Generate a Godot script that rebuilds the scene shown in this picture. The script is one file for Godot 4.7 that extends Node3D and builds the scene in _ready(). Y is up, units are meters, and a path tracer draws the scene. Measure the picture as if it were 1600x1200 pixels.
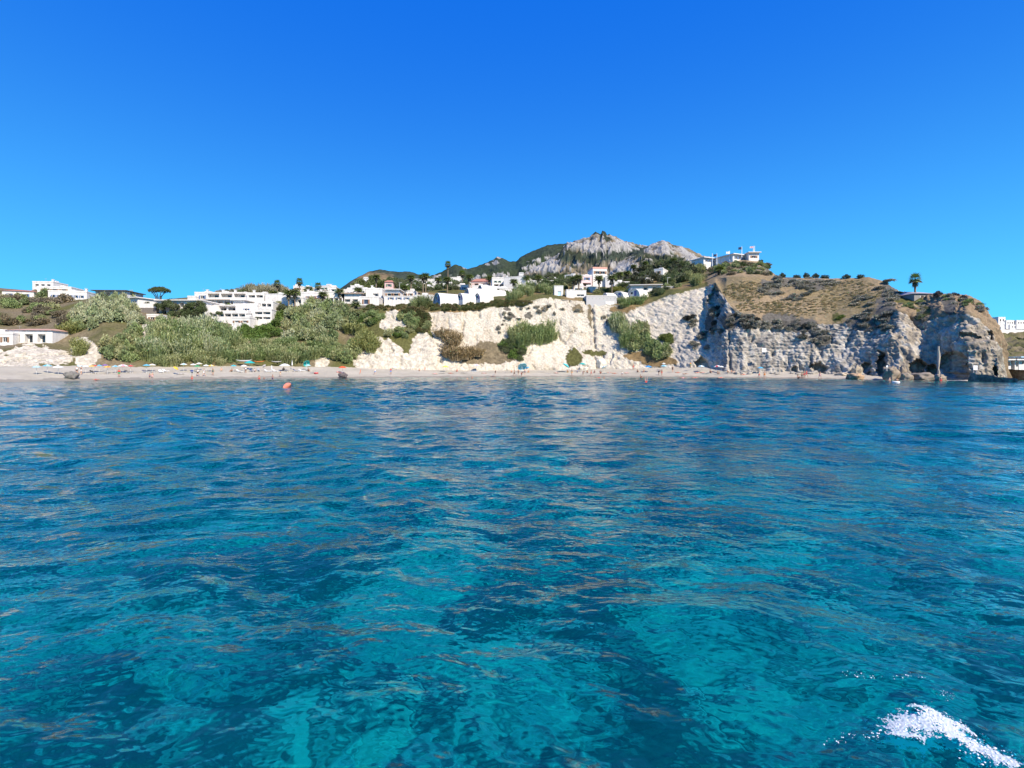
extends Node3D
# A white tuff bay seen from a boat: sea, beach, cliffs, a hillside town and the mountain behind.
# place(u, v, depth): u and v measure bearing and height as seen from the boat (800 units = 45 degrees), depth is metres inland.
const EYE := 2.6
const LEVEL := 575.0

var used := {}
var mats := {}
var meshes := {}

func lin(r: float, g: float, b: float, a := 1.0) -> Color:
	return Color(r, g, b, a).linear_to_srgb()

func _ready() -> void:
	# ---- camera
	var cam := Camera3D.new()
	cam.name = "camera"
	add_child(cam)
	cam.position = Vector3(0, EYE, 0)
	cam.projection = Camera3D.PROJECTION_FRUSTUM
	cam.near = 0.1
	cam.far = 12000.0
	cam.size = 0.15
	cam.frustum_offset = Vector2(0, -0.1 * 25.0 / 800.0)
	cam.current = true
	# ---- sky and exposure
	var env := Environment.new()
	env.background_mode = Environment.BG_SKY
	env.tonemap_mode = Environment.TONE_MAPPER_LINEAR
	env.tonemap_exposure = 1.55
	var sky := ProceduralSkyMaterial.new()
	sky.sky_top_color = lin(0.002, 0.094, 0.52)
	sky.sky_horizon_color = lin(0.12, 0.64, 1.0)
	sky.sky_curve = 0.15
	sky.ground_bottom_color = lin(0.02, 0.12, 0.22)
	sky.ground_horizon_color = lin(0.05, 0.22, 0.40)
	sky.sun_angle_max = 2.0
	env.sky = Sky.new()
	env.sky.sky_material = sky
	env.sdfgi_enabled = true
	env.ssao_enabled = true
	env.ssil_enabled = true
	var we := WorldEnvironment.new()
	we.name = "air"
	we.environment = env
	add_child(we)
	# ---- sun: high, behind the boat and to the right
	var sun := DirectionalLight3D.new()
	sun.name = "sun"
	sun.light_energy = 1.55
	sun.light_color = Color(1.0, 0.95, 0.87)
	sun.light_angular_distance = 0.5
	sun.shadow_enabled = true
	add_child(sun)
	sun.look_at_from_position(Vector3.ZERO, -Vector3(0.44, 0.70, 0.62))
	# ---- setting
	var clock := Time.get_ticks_msec()
	make_materials()
	prepare_profiles()
	make_sea()
	make_sea_bed()
	make_beach()
	make_land()
	make_mountains()
	print("setting ", Time.get_ticks_msec() - clock)
	# ---- things
	make_buildings()
	print("buildings ", Time.get_ticks_msec() - clock)
	make_plants()
	print("plants ", Time.get_ticks_msec() - clock)
	make_shore()
	make_beach_life()
	make_foam()
	print("all ", Time.get_ticks_msec() - clock)

# ------------------------------------------------------------------ helpers
class Shape:
	var V := PackedVector3Array()
	var N := PackedVector3Array()
	var C := PackedColorArray()
	var col := Color.WHITE
	func tri(a: Vector3, b: Vector3, c: Vector3) -> void:
		var n := (c - a).cross(b - a).normalized()
		V.append(a); V.append(b); V.append(c)
		N.append(n); N.append(n); N.append(n)
		C.append(col); C.append(col); C.append(col)
	func quad(a: Vector3, b: Vector3, c: Vector3, d: Vector3) -> void:
		tri(a, b, c)
		tri(a, c, d)
	func box(mid: Vector3, size: Vector3, turn := Basis.IDENTITY) -> void:
		var h := size * 0.5
		var p: Array[Vector3] = []
		for i in 8:
			p.append(mid + turn * Vector3(h.x if i & 1 else -h.x, h.y if i & 2 else -h.y, h.z if i & 4 else -h.z))
		for f in [[4, 6, 7, 5], [1, 3, 2, 0], [0, 2, 6, 4], [5, 7, 3, 1], [6, 2, 3, 7], [0, 4, 5, 1]]:
			quad(p[f[0]], p[f[1]], p[f[2]], p[f[3]])
	func tube(path: Array, radii: Array, sides := 6) -> void:
		var rings := []
		for i in path.size():
			var a: Vector3 = path[maxi(i - 1, 0)]
			var b: Vector3 = path[mini(i + 1, path.size() - 1)]
			var d := (b - a).normalized()
			var s := d.cross(Vector3.UP if absf(d.y) < 0.9 else Vector3.RIGHT).normalized()
			var t := s.cross(d)
			var ring := []
			for k in sides:
				var w := TAU * k / sides
				ring.append((s * cos(w) + t * sin(w)))
			rings.append(ring)
		for i in path.size() - 1:
			for k in sides:
				var k2 := (k + 1) % sides
				var a: Vector3 = rings[i][k]
				var b: Vector3 = rings[i][k2]
				var c: Vector3 = rings[i + 1][k2]
				var d: Vector3 = rings[i + 1][k]
				var pa: Vector3 = path[i] + a * radii[i]
				var pb: Vector3 = path[i] + b * radii[i]
				var pc: Vector3 = path[i + 1] + c * radii[i + 1]
				var pd: Vector3 = path[i + 1] + d * radii[i + 1]
				for e in [[pa, a], [pb, b], [pc, c], [pa, a], [pc, c], [pd, d]]:
					V.append(e[0]); N.append(e[1]); C.append(col)
		var last := path.size() - 1
		for k in sides:
			var k2 := (k + 1) % sides
			tri(path[0], path[0] + rings[0][k2] * radii[0], path[0] + rings[0][k] * radii[0])
			tri(path[last], path[last] + rings[last][k] * radii[last], path[last] + rings[last][k2] * radii[last])
	func lathe(profile: Array, sides := 12) -> void:   # profile: Vector2(radius, height) from bottom to top
		for i in profile.size() - 1:
			for k in sides:
				var a := TAU * k / sides
				var b := TAU * (k + 1) / sides
				var p: Vector2 = profile[i]
				var q: Vector2 = profile[i + 1]
				quad(Vector3(cos(a) * p.x, p.y, sin(a) * p.x), Vector3(cos(a) * q.x, q.y, sin(a) * q.x), Vector3(cos(b) * q.x, q.y, sin(b) * q.x), Vector3(cos(b) * p.x, p.y, sin(b) * p.x))
	func mesh() -> ArrayMesh:
		var arrays := []
		arrays.resize(Mesh.ARRAY_MAX)
		arrays[Mesh.ARRAY_VERTEX] = V
		arrays[Mesh.ARRAY_NORMAL] = N
		arrays[Mesh.ARRAY_COLOR] = C
		var m := ArrayMesh.new()
		m.add_surface_from_arrays(Mesh.PRIMITIVE_TRIANGLES, arrays)
		return m

func place(u: float, v: float, depth: float) -> Vector3:
	return Vector3((u - 800.0) / 800.0 * depth, EYE + (LEVEL - v) / 800.0 * depth, -depth)

func numbered(called: String) -> String:
	var n: int = used.get(called, 0)
	used[called] = n + 1
	return called if n == 0 else "%s_%03d" % [called, n]

func tag(o: Node, label: String, category: String, group := "", kind := "") -> void:
	if label: o.set_meta("label", label)
	if category: o.set_meta("category", category)
	if group: o.set_meta("group", group)
	if kind: o.set_meta("kind", kind)

func thing(called: String, label: String, category: String, at := Vector3.ZERO, turn := 0.0, group := "") -> Node3D:
	var o := Node3D.new()
	o.name = numbered(called)
	add_child(o)
	o.position = at
	o.rotation.y = turn
	tag(o, label, category, group)
	return o

func part(parent: Node, called: String, m: Mesh, material: Material) -> MeshInstance3D:
	var o := MeshInstance3D.new()
	o.name = called
	o.mesh = m
	o.material_override = material
	parent.add_child(o, true)
	return o

func solid(called: String, m: Mesh, material: Material, label: String, category: String, group := "", kind := "") -> MeshInstance3D:
	var o := MeshInstance3D.new()
	o.name = numbered(called)
	o.mesh = m
	o.material_override = material
	add_child(o)
	tag(o, label, category, group, kind)
	return o

func copy(o: Node3D, label := "") -> Node3D:
	var c: Node3D = o.duplicate()
	c.name = numbered(String(o.get_meta("stem", o.name)))
	add_child(c)
	if label: c.set_meta("label", label)
	return c

func noise_map(seed_: int, frequency: float, low: Color, high: Color, size := 512, octaves := 5) -> NoiseTexture2D:
	var n := FastNoiseLite.new()
	n.seed = seed_
	n.frequency = frequency
	n.fractal_octaves = octaves
	n.fractal_gain = 0.6
	var t := NoiseTexture2D.new()
	t.width = size
	t.height = size
	t.seamless = true
	t.noise = n
	var g := Gradient.new()
	g.set_color(0, low)
	g.set_color(1, high)
	t.color_ramp = g
	return t

func paint(r: float, g: float, b: float, rough := 0.85) -> StandardMaterial3D:
	var key := "%f %f %f %f" % [r, g, b, rough]
	if not mats.has(key):
		var m := StandardMaterial3D.new()
		m.albedo_color = lin(r, g, b)
		m.roughness = rough
		m.vertex_color_use_as_albedo = true
		mats[key] = m
	return mats[key]

func leafy(r: float, g: float, b: float) -> StandardMaterial3D:
	var key := "leaf %f %f %f" % [r, g, b]
	if not mats.has(key):
		var m := StandardMaterial3D.new()
		m.albedo_color = lin(r, g, b)
		m.roughness = 0.7
		m.vertex_color_use_as_albedo = true
		m.backlight_enabled = true
		m.backlight = Color(0.5, 0.55, 0.35)
		m.cull_mode = BaseMaterial3D.CULL_DISABLED
		mats[key] = m
	return mats[key]

func make_materials() -> void:
	var blotch := noise_map(21, 0.02, Color(0.62, 0.62, 0.62), Color(1.0, 1.0, 1.0))
	var relief := noise_map(22, 0.03, Color.BLACK, Color.WHITE)
	for spec in [["rock", 0.11, 8.0], ["soil", 0.17, 10.0], ["far", 0.011, 60.0]]:
		var m := StandardMaterial3D.new()
		m.vertex_color_use_as_albedo = true
		m.roughness = 1.0
		m.metallic_specular = 0.25
		m.albedo_texture = blotch
		m.heightmap_enabled = true
		m.heightmap_texture = relief
		m.heightmap_scale = spec[2]
		m.uv1_triplanar = true
		m.uv1_world_triplanar = true
		m.uv1_scale = Vector3.ONE * float(spec[1])
		mats[spec[0]] = m
	# limewash: white paint with faint streaks and stains
	var lime := StandardMaterial3D.new()
	lime.albedo_color = lin(0.80, 0.78, 0.75)
	lime.albedo_texture = noise_map(31, 0.008, Color(0.86, 0.85, 0.83), Color.WHITE)
	lime.roughness = 0.9
	lime.vertex_color_use_as_albedo = true
	lime.uv1_triplanar = true
	lime.uv1_world_triplanar = true
	lime.uv1_scale = Vector3(0.2, 0.05, 0.2)
	mats["lime"] = lime
	var stone := StandardMaterial3D.new()
	stone.albedo_color = lin(0.34, 0.31, 0.28)
	stone.albedo_texture = noise_map(33, 0.06, Color(0.45, 0.43, 0.42), Color.WHITE)
	stone.roughness = 0.95
	stone.vertex_color_use_as_albedo = true
	stone.uv1_triplanar = true
	stone.uv1_world_triplanar = true
	stone.uv1_scale = Vector3.ONE * 0.15
	mats["stone"] = stone
	var glass := StandardMaterial3D.new()
	glass.albedo_color = lin(0.02, 0.03, 0.04)
	glass.roughness = 0.08
	mats["glass"] = glass
	var sand := StandardMaterial3D.new()
	sand.vertex_color_use_as_albedo = true
	sand.roughness = 1.0
	sand.albedo_texture = noise_map(41, 0.03, Color(0.82, 0.81, 0.80), Color.WHITE)
	sand.heightmap_enabled = true
	sand.heightmap_texture = relief
	sand.heightmap_scale = 12.0
	sand.uv1_triplanar = true
	sand.uv1_world_triplanar = true
	sand.uv1_scale = Vector3.ONE * 0.3
	mats["sand"] = sand

func curve_at(table: Array, u: float) -> float:
	if u <= table[0][0]: return table[0][1]
	for i in table.size() - 1:
		if u <= table[i + 1][0]:
			return lerpf(table[i][1], table[i + 1][1], (u - table[i][0]) / (table[i + 1][0] - table[i][0]))
	return table[-1][1]

# ------------------------------------------------------------------ the lie of the land
# Each station along the bay: bearing u, then (v, depth) of cliff foot, mid face, cliff edge, back of the slope, ridge behind.
const STATIONS := [
	[-300, 579, 96, 545, 118, 500, 150, 470, 190, 440, 260],
	[-60, 577, 104, 548, 122, 510, 150, 470, 195, 446, 260],
	[0, 576, 108, 548, 125, 515, 150, 472, 200, 450, 260],
	[60, 576, 112, 548, 128, 518, 150, 476, 200, 455, 250],
	[110, 575, 118, 545, 135, 505, 150, 475, 185, 464, 230],
	[160, 575, 124, 520, 138, 485, 155, 470, 180, 464, 230],
	[230, 575, 130, 525, 145, 502, 158, 486, 180, 470, 240],
	[300, 575, 134, 532, 150, 510, 165, 485, 190, 464, 260],
	[380, 575, 139, 542, 155, 522, 168, 486, 195, 458, 270],
	[440, 575, 144, 535, 160, 502, 175, 474, 200, 455, 270],
	[540, 576, 150, 540, 165, 487, 185, 473, 210, 452, 280],
	[590, 577, 155, 530, 166, 482, 178, 478, 200, 446, 290],
	[640, 578, 158, 530, 168, 484, 178, 476, 190, 444, 290],
	[675, 579, 160, 525, 170, 486, 176, 475, 190, 444, 290],
	[760, 579, 164, 530, 174, 480, 180, 470, 195, 441, 290],
	[860, 579, 168, 525, 178, 463, 184, 459, 196, 440, 290],
	[940, 577, 168, 525, 178, 473, 184, 463, 196, 437, 290],
	[1000, 576, 164, 525, 173, 478, 180, 463, 192, 431, 280],
	[1050, 576, 158, 520, 168, 457, 178, 451, 190, 428, 270],
	[1102, 576, 150, 515, 163, 447, 176, 441, 190, 418, 255],
	[1118, 578, 147, 515, 157, 441, 170, 436, 182, 413, 245],
	[1135, 580, 141, 530, 147, 470, 156, 433, 172, 409, 238],
	[1160, 581, 139, 535, 143, 492, 149, 433, 167, 406, 233],
	[1188, 581, 138, 535, 142, 497, 146, 434, 165, 408, 230],
	[1200, 581, 137, 535, 141, 499, 145, 434, 164, 420, 228],
	[1216, 581, 136, 535, 140, 501, 144, 434, 163, 434, 226],
	[1300, 585, 128, 540, 132, 506, 136, 434, 158, 440, 190],
	[1350, 587, 121, 540, 126, 500, 130, 433, 152, 440, 185],
	[1385, 590, 116, 530, 121, 482, 128, 442, 145, 448, 180],
	[1405, 592, 113, 530, 119, 486, 124, 458, 138, 464, 170],
	[1440, 593, 112, 540, 117, 500, 121, 463, 131, 468, 160],
	[1470, 594, 110, 540, 114, 490, 117, 459, 124, 465, 150],
	[1492, 594, 107, 540, 109, 488, 113, 460, 121, 466, 146],
	[1512, 594, 104, 540, 106, 490, 110, 462, 118, 468, 143],
	[1532, 595, 103, 540, 105, 502, 109, 472, 115, 478, 140],
	[1550, 595, 102, 545, 104, 517, 107, 497, 112, 508, 135],
	[1562, 596, 101, 552, 103, 533, 106, 520, 110, 535, 130],
	[1570, 597, 101, 575, 103, 566, 106, 560, 110, 570, 130],
	[1576, 606, 101, 603, 103, 601, 106, 600, 110, 600, 130]]
const WATERLINE := [[-300, 78], [0, 94], [110, 105], [390, 124], [650, 141], [890, 154], [1090, 139], [1290, 122], [1390, 109], [1480, 103], [1580, 97], [1700, 90]]

func stations_at(u: float) -> PackedFloat32Array:
	var out := PackedFloat32Array()
	var i := 0
	while i < STATIONS.size() - 2 and u > STATIONS[i + 1][0]:
		i += 1
	var a: Array = STATIONS[i]
	var b: Array = STATIONS[i + 1]
	var t := clampf((u - a[0]) / float(b[0] - a[0]), 0.0, 1.0)
	for k in range(1, 11):
		out.append(lerpf(a[k], b[k], t))
	return out

var profile_cache := {}
func prepare_profiles() -> void:
	for u in range(-300, 1580):
		profile_cache[u] = stations_at(u)

var land_us := []
var land_v := PackedFloat32Array()
var land_z := PackedFloat32Array()
var land_rows := 0

func depth_on_land(u: float, v: float) -> float:   # how far inland the hillside is seen at bearing u and height v
	var n := land_us.size()
	var i := 0
	if u < -20.0: i = int((u + 300.0) / 4.0)
	else: i = 70 + roundi((u + 20.0) / 1.5)
	i = clampi(i, 0, n - 1)
	var best := land_z[i]
	var top := 9999.0
	for j in land_rows - 6:
		var q := j * n + i
		if land_v[q] < top:
			top = land_v[q]
			best = land_z[q]
			if top <= v: break
	return best

func on_land(u: float, v: float) -> Vector3:
	return place(u, v, depth_on_land(u, v))

func on_beach(u: float, v: float) -> Vector3:   # a spot on the sand, or in the shallows if v lies below the waterline
	var zw := curve_at(WATERLINE, u)
	var p := stations_at(u)
	var zf := p[1]
	var yf := EYE + (LEVEL - p[0]) / 800.0 * zf
	var vw := LEVEL + EYE * 800.0 / zw
	if v >= vw:
		var z := EYE * 800.0 / (v - LEVEL)
		return Vector3((u - 800.0) / 800.0 * z, 0.0, -z)
	var best := zw
	for i in 60:
		var t := i / 50.0
		var z := lerpf(zw, zf, t)
		best = z
		if LEVEL + (EYE - yf * t) * 800.0 / z <= v: break
	return Vector3((u - 800.0) / 800.0 * best, yf * (best - zw) / (zf - zw), -best)

func grid_mesh(V: PackedVector3Array, N: PackedVector3Array, C: PackedColorArray, nx: int, nz: int) -> ArrayMesh:
	if N.is_empty():
		N.resize(V.size())
		for j in nz:
			for i in nx:
				var a := V[j * nx + maxi(i - 1, 0)]
				var b := V[j * nx + mini(i + 1, nx - 1)]
				var c := V[maxi(j - 1, 0) * nx + i]
				var d := V[mini(j + 1, nz - 1) * nx + i]
				N[j * nx + i] = (b - a).cross(d - c).normalized()
	var I := PackedInt32Array()
	I.resize((nx - 1) * (nz - 1) * 6)
	var q := 0
	for j in nz - 1:
		for i in nx - 1:
			var a := j * nx + i
			I[q] = a; I[q + 1] = a + nx; I[q + 2] = a + 1
			I[q + 3] = a + 1; I[q + 4] = a + nx; I[q + 5] = a + nx + 1
			q += 6
	var arrays := []
	arrays.resize(Mesh.ARRAY_MAX)
	arrays[Mesh.ARRAY_VERTEX] = V
	arrays[Mesh.ARRAY_NORMAL] = N
	if not C.is_empty(): arrays[Mesh.ARRAY_COLOR] = C
	arrays[Mesh.ARRAY_INDEX] = I
	var m := ArrayMesh.new()
	m.add_surface_from_arrays(Mesh.PRIMITIVE_TRIANGLES, arrays)
	return m

func noise(seed_: int, frequency: float, octaves := 3, kind := FastNoiseLite.FRACTAL_FBM) -> FastNoiseLite:
	var n := FastNoiseLite.new()
	n.seed = seed_
	n.frequency = frequency
	n.fractal_type = kind
	n.fractal_octaves = octaves
	return n

# ------------------------------------------------------------------ sea
var waves := []
var warp_noise := noise(3, 0.11)
var gust_noise := noise(9, 0.05)

func graded(lo: float, hi: float, step: float, growth: float) -> PackedFloat32Array:
	var right := []
	var p := 0.0
	while p < hi:
		right.append(p)
		p += step + p * growth
	right.append(hi)
	var left := []
	p = 0.0
	while p < -lo:
		p += step + p * growth
		left.push_front(-p)
	return PackedFloat32Array(left + right)

func sea_point(x: float, z: float, spacing: float) -> Array:   # height and its slopes
	var h := 0.0
	var hx := 0.0
	var hz := 0.0
	var ox := warp_noise.get_noise_2d(x, z) * 1.3
	var oz := warp_noise.get_noise_2d(x + 77.0, z - 31.0) * 1.3
	var gust := (0.8 + 0.9 * gust_noise.get_noise_2d(x, z)) * lerpf(0.72, 1.6, smoothstep(9.0, 55.0, z))   # waves raised with distance so the far water mirrors more sky
	for w in waves:
		if w[4] < spacing * 2.4: break
		var p: float = w[0] * (x + ox) + w[1] * (z + oz) + w[3]
		var a: float = w[2] * clampf((w[4] / spacing - 2.4) * 0.5, 0.0, 1.0) * gust
		var c := cos(p) * a
		h += a * sin(p)
		hx += w[0] * c
		hz += w[1] * c
	return [h, hx, hz]

func make_sea() -> void:
	var r := RandomNumberGenerator.new()
	r.seed = 5
	for i in 38:
		var l := 3.6 * pow(0.885, i)
		var th := (r.randf() + r.randf() - 1.0) * 1.75 + 0.25
		var k := TAU / l
		waves.append([k * sin(th), k * cos(th), 0.0098 * l * (0.6 + 0.8 * r.randf()) * (1.15 if l < 1.3 else 0.7), r.randf() * TAU, l])
	var xs := graded(-420, 420, 0.055, 0.011)
	var zs := graded(-7, 430, 0.045, 0.0055)
	var nx := xs.size()
	var nz := zs.size()
	var V := PackedVector3Array()
	var N := PackedVector3Array()
	V.resize(nx * nz)
	N.resize(nx * nz)
	for j in nz:
		var z := zs[j]
		var dz := (zs[mini(j + 1, nz - 1)] - zs[maxi(j - 1, 0)]) * 0.5
		for i in nx:
			var x := xs[i]
			var q := j * nx + i
			if absf(x) < absf(z) * 1.6 + 12.0 and z < 170.0:
				var s := sea_point(x, z, maxf(dz, (xs[mini(i + 1, nx - 1)] - xs[maxi(i - 1, 0)]) * 0.5))
				V[q] = Vector3(x, s[0], -z)
				N[q] = Vector3(-s[1], 1.0, s[2]).normalized()
			else:
				V[q] = Vector3(x, 0, -z)
				N[q] = Vector3.UP
	var m := StandardMaterial3D.new()
	m.refraction_enabled = true
	m.refraction_scale = 0.033
	m.albedo_color = lin(0.002, 0.43, 0.62, 0.06)
	m.roughness = 0.03
	var n := noise(4, 0.012, 4)
	n.fractal_gain = 0.55
	var t := NoiseTexture2D.new()
	t.width = 1024
	t.height = 1024
	t.seamless = true
	t.noise = n
	t.as_normal_map = true
	t.bump_strength = 8.0
	m.normal_enabled = true
	m.normal_texture = t
	m.normal_scale = 0.85
	m.uv1_triplanar = true
	m.uv1_world_triplanar = true
	m.uv1_scale = Vector3(0.09, 0.15, 0.15)
	solid("sea", grid_mesh(V, N, PackedColorArray(), nx, nz), m, "clear blue and turquoise sea with small choppy waves", "sea", "", "structure")

func bed_depth(x: float, z: float) -> float:
	return -3.6 - 0.03 * z

func make_sea_bed() -> void:
	var n := noise(12, 0.30, 4)
	n.domain_warp_enabled = true
	n.domain_warp_amplitude = 2.0
	n.domain_warp_frequency = 0.3
	var lumps := noise(14, 1.1, 3)
	lumps.domain_warp_enabled = true
	lumps.domain_warp_amplitude = 0.5
	lumps.domain_warp_frequency = 0.9
	var fine := noise(13, 3.0, 3)
	var far_dark_edge := noise(15, 0.06, 4)
	var xs := graded(-430, 430, 0.08, 0.02)
	var zs := graded(-8, 220, 0.08, 0.016)
	var V := PackedVector3Array()
	var C := PackedColorArray()
	for z in zs:
		for x in xs:
			var k := n.get_noise_2d(x, z)
			var l := lumps.get_noise_2d(x, z)
			var f := fine.get_noise_2d(x, z)
			V.append(Vector3(x, bed_depth(x, z) - k * 0.9 + l * 0.35 + f * 0.10, -z))
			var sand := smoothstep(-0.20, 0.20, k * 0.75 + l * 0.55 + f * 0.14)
			# bed darkened beyond a ragged line, painting in the dimness of deeper, distant water
			if z + k * 16.0 + far_dark_edge.get_noise_2d(x, z) * 16.0 > 17.0: sand *= 0.30 if l + k < 0.22 else 0.8
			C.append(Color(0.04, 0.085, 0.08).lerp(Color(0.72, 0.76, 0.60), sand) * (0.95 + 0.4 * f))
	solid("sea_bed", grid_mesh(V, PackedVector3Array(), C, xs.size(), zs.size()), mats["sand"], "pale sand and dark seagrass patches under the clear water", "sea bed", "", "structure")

# ------------------------------------------------------------------ beach
func make_beach() -> void:
	var V := PackedVector3Array()
	var C := PackedColorArray()
	var rough := noise(51, 0.5, 3)
	var tone := noise(52, 0.12, 3)
	var rows := [-0.9, -0.5, -0.3, -0.2]
	for i in 40:
		rows.append(-0.12 + i * 0.034)
	var count := 0
	var u := -300.0
	var us := []
	while u <= 1610.0:
		us.append(u)
		u += 3.0
	for t in rows:
		for uu in us:
			var zw := curve_at(WATERLINE, uu)
			var p := stations_at(uu)
			var yf := EYE + (LEVEL - p[0]) / 800.0 * p[1]
			if uu > 1500: yf = minf(yf, 0.7)
			var z: float = lerpf(zw, p[1], t) if t >= 0.0 else zw + t * 18.0
			var y: float = yf * t if t >= 0.0 else t * 2.2
			var at := Vector3((uu - 800.0) / 800.0 * z, y, -z)
			var d := rough.get_noise_2d(at.x, at.z)
			at.y += d * 0.16 * clampf(t * 6.0, 0.0, 1.0)
			V.append(at)
			var k := tone.get_noise_2d(at.x, at.z)
			var c := Color(0.48, 0.445, 0.355).lerp(Color(0.57, 0.53, 0.43), clampf(0.5 + k, 0.0, 1.0))
			if uu > 1180.0: c = c.lerp(Color(0.56, 0.50, 0.40), 0.6)
			if t < 0.16 + k * 0.14: c *= 0.62   # wet sand left by the waves
			C.append(Color(c.r, c.g, c.b))
		count += 1
	solid("beach", grid_mesh(V, PackedVector3Array(), C, us.size(), count), mats["sand"], "narrow pale grey sand beach below the cliffs", "beach", "", "structure")

# ------------------------------------------------------------------ cliffs and hillside
const WHITE_TUFF := Color(0.80, 0.73, 0.60)
const GREY_TUFF := Color(0.52, 0.465, 0.385)
const DRY := Color(0.34, 0.24, 0.12)
const OLIVE := Color(0.15, 0.15, 0.055)
const SOIL := Color(0.27, 0.22, 0.14)
const SCRUB := Color(0.20, 0.185, 0.155)
# patches of another ground: u, v, half width, half height, colour
const PATCHES := [
	[612, 503, 23, 19, 0], [600, 555, 26, 20, 0], [655, 545, 20, 26, 0], [640, 566, 40, 10, 0], [570, 565, 14, 14, 0],
	[500, 562, 14, 14, 0], [132, 548, 20, 24, 0], [236, 520, 15, 16, 0], [60, 562, 60, 12, 0], [-100, 560, 120, 14, 0],
	[775, 556, 42, 18, 4], [740, 566, 22, 10, 4], [897, 556, 13, 16, 3], [930, 550, 18, 5, 3], [830, 520, 18, 10, 4], [800, 496, 6, 4, 5], [792, 486, 7, 4, 5], [820, 489, 5, 5, 5],
	[850, 480, 10, 5, 4], [905, 480, 8, 8, 4], [925, 490, 4, 20, 4], [1015, 560, 40, 10, 2], [975, 480, 20, 8, 2],
	[1112, 500, 7, 18, 5], [1140, 505, 16, 14, 5], [1170, 510, 20, 10, 5], [1215, 500, 30, 12, 5], [1255, 512, 22, 12, 5], [1285, 530, 18, 12, 5],
	[1350, 505, 24, 12, 5], [1385, 485, 14, 20, 5], [1230, 440, 40, 8, 5], [1280, 447, 30, 14, 5], [1200, 455, 18, 12, 5], [1390, 455, 12, 20, 5], [1312, 498, 8, 6, 3],
	[1420, 470, 24, 8, 3], [1440, 490, 14, 12, 3], [1205, 418, 8, 8, 0], [1180, 420, 24, 8, 5], [1480, 475, 12, 18, 5]]
# hollows and caves worn into the foot of the headland: u, v, half width, half height, depth in metres
const HOLLOWS := [
	[1098, 570, 12, 14, 3.4], [1243, 579, 5, 6, 1.8], [1282, 576, 12, 9, 3.0], [1352, 573, 8, 10, 2.2], [1374, 570, 8, 20, 3.6], [1397, 583, 6, 9, 2.2],
	[1436, 574, 16, 14, 3.8], [1459, 577, 8, 12, 3.4], [1490, 568, 18, 22, 2.4], [1554, 581, 5, 7, 2.5], [1518, 528, 16, 4, 1.2], [1549, 527, 4, 8, 1.4], [1118, 470, 7, 26, 2.2]]

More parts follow.
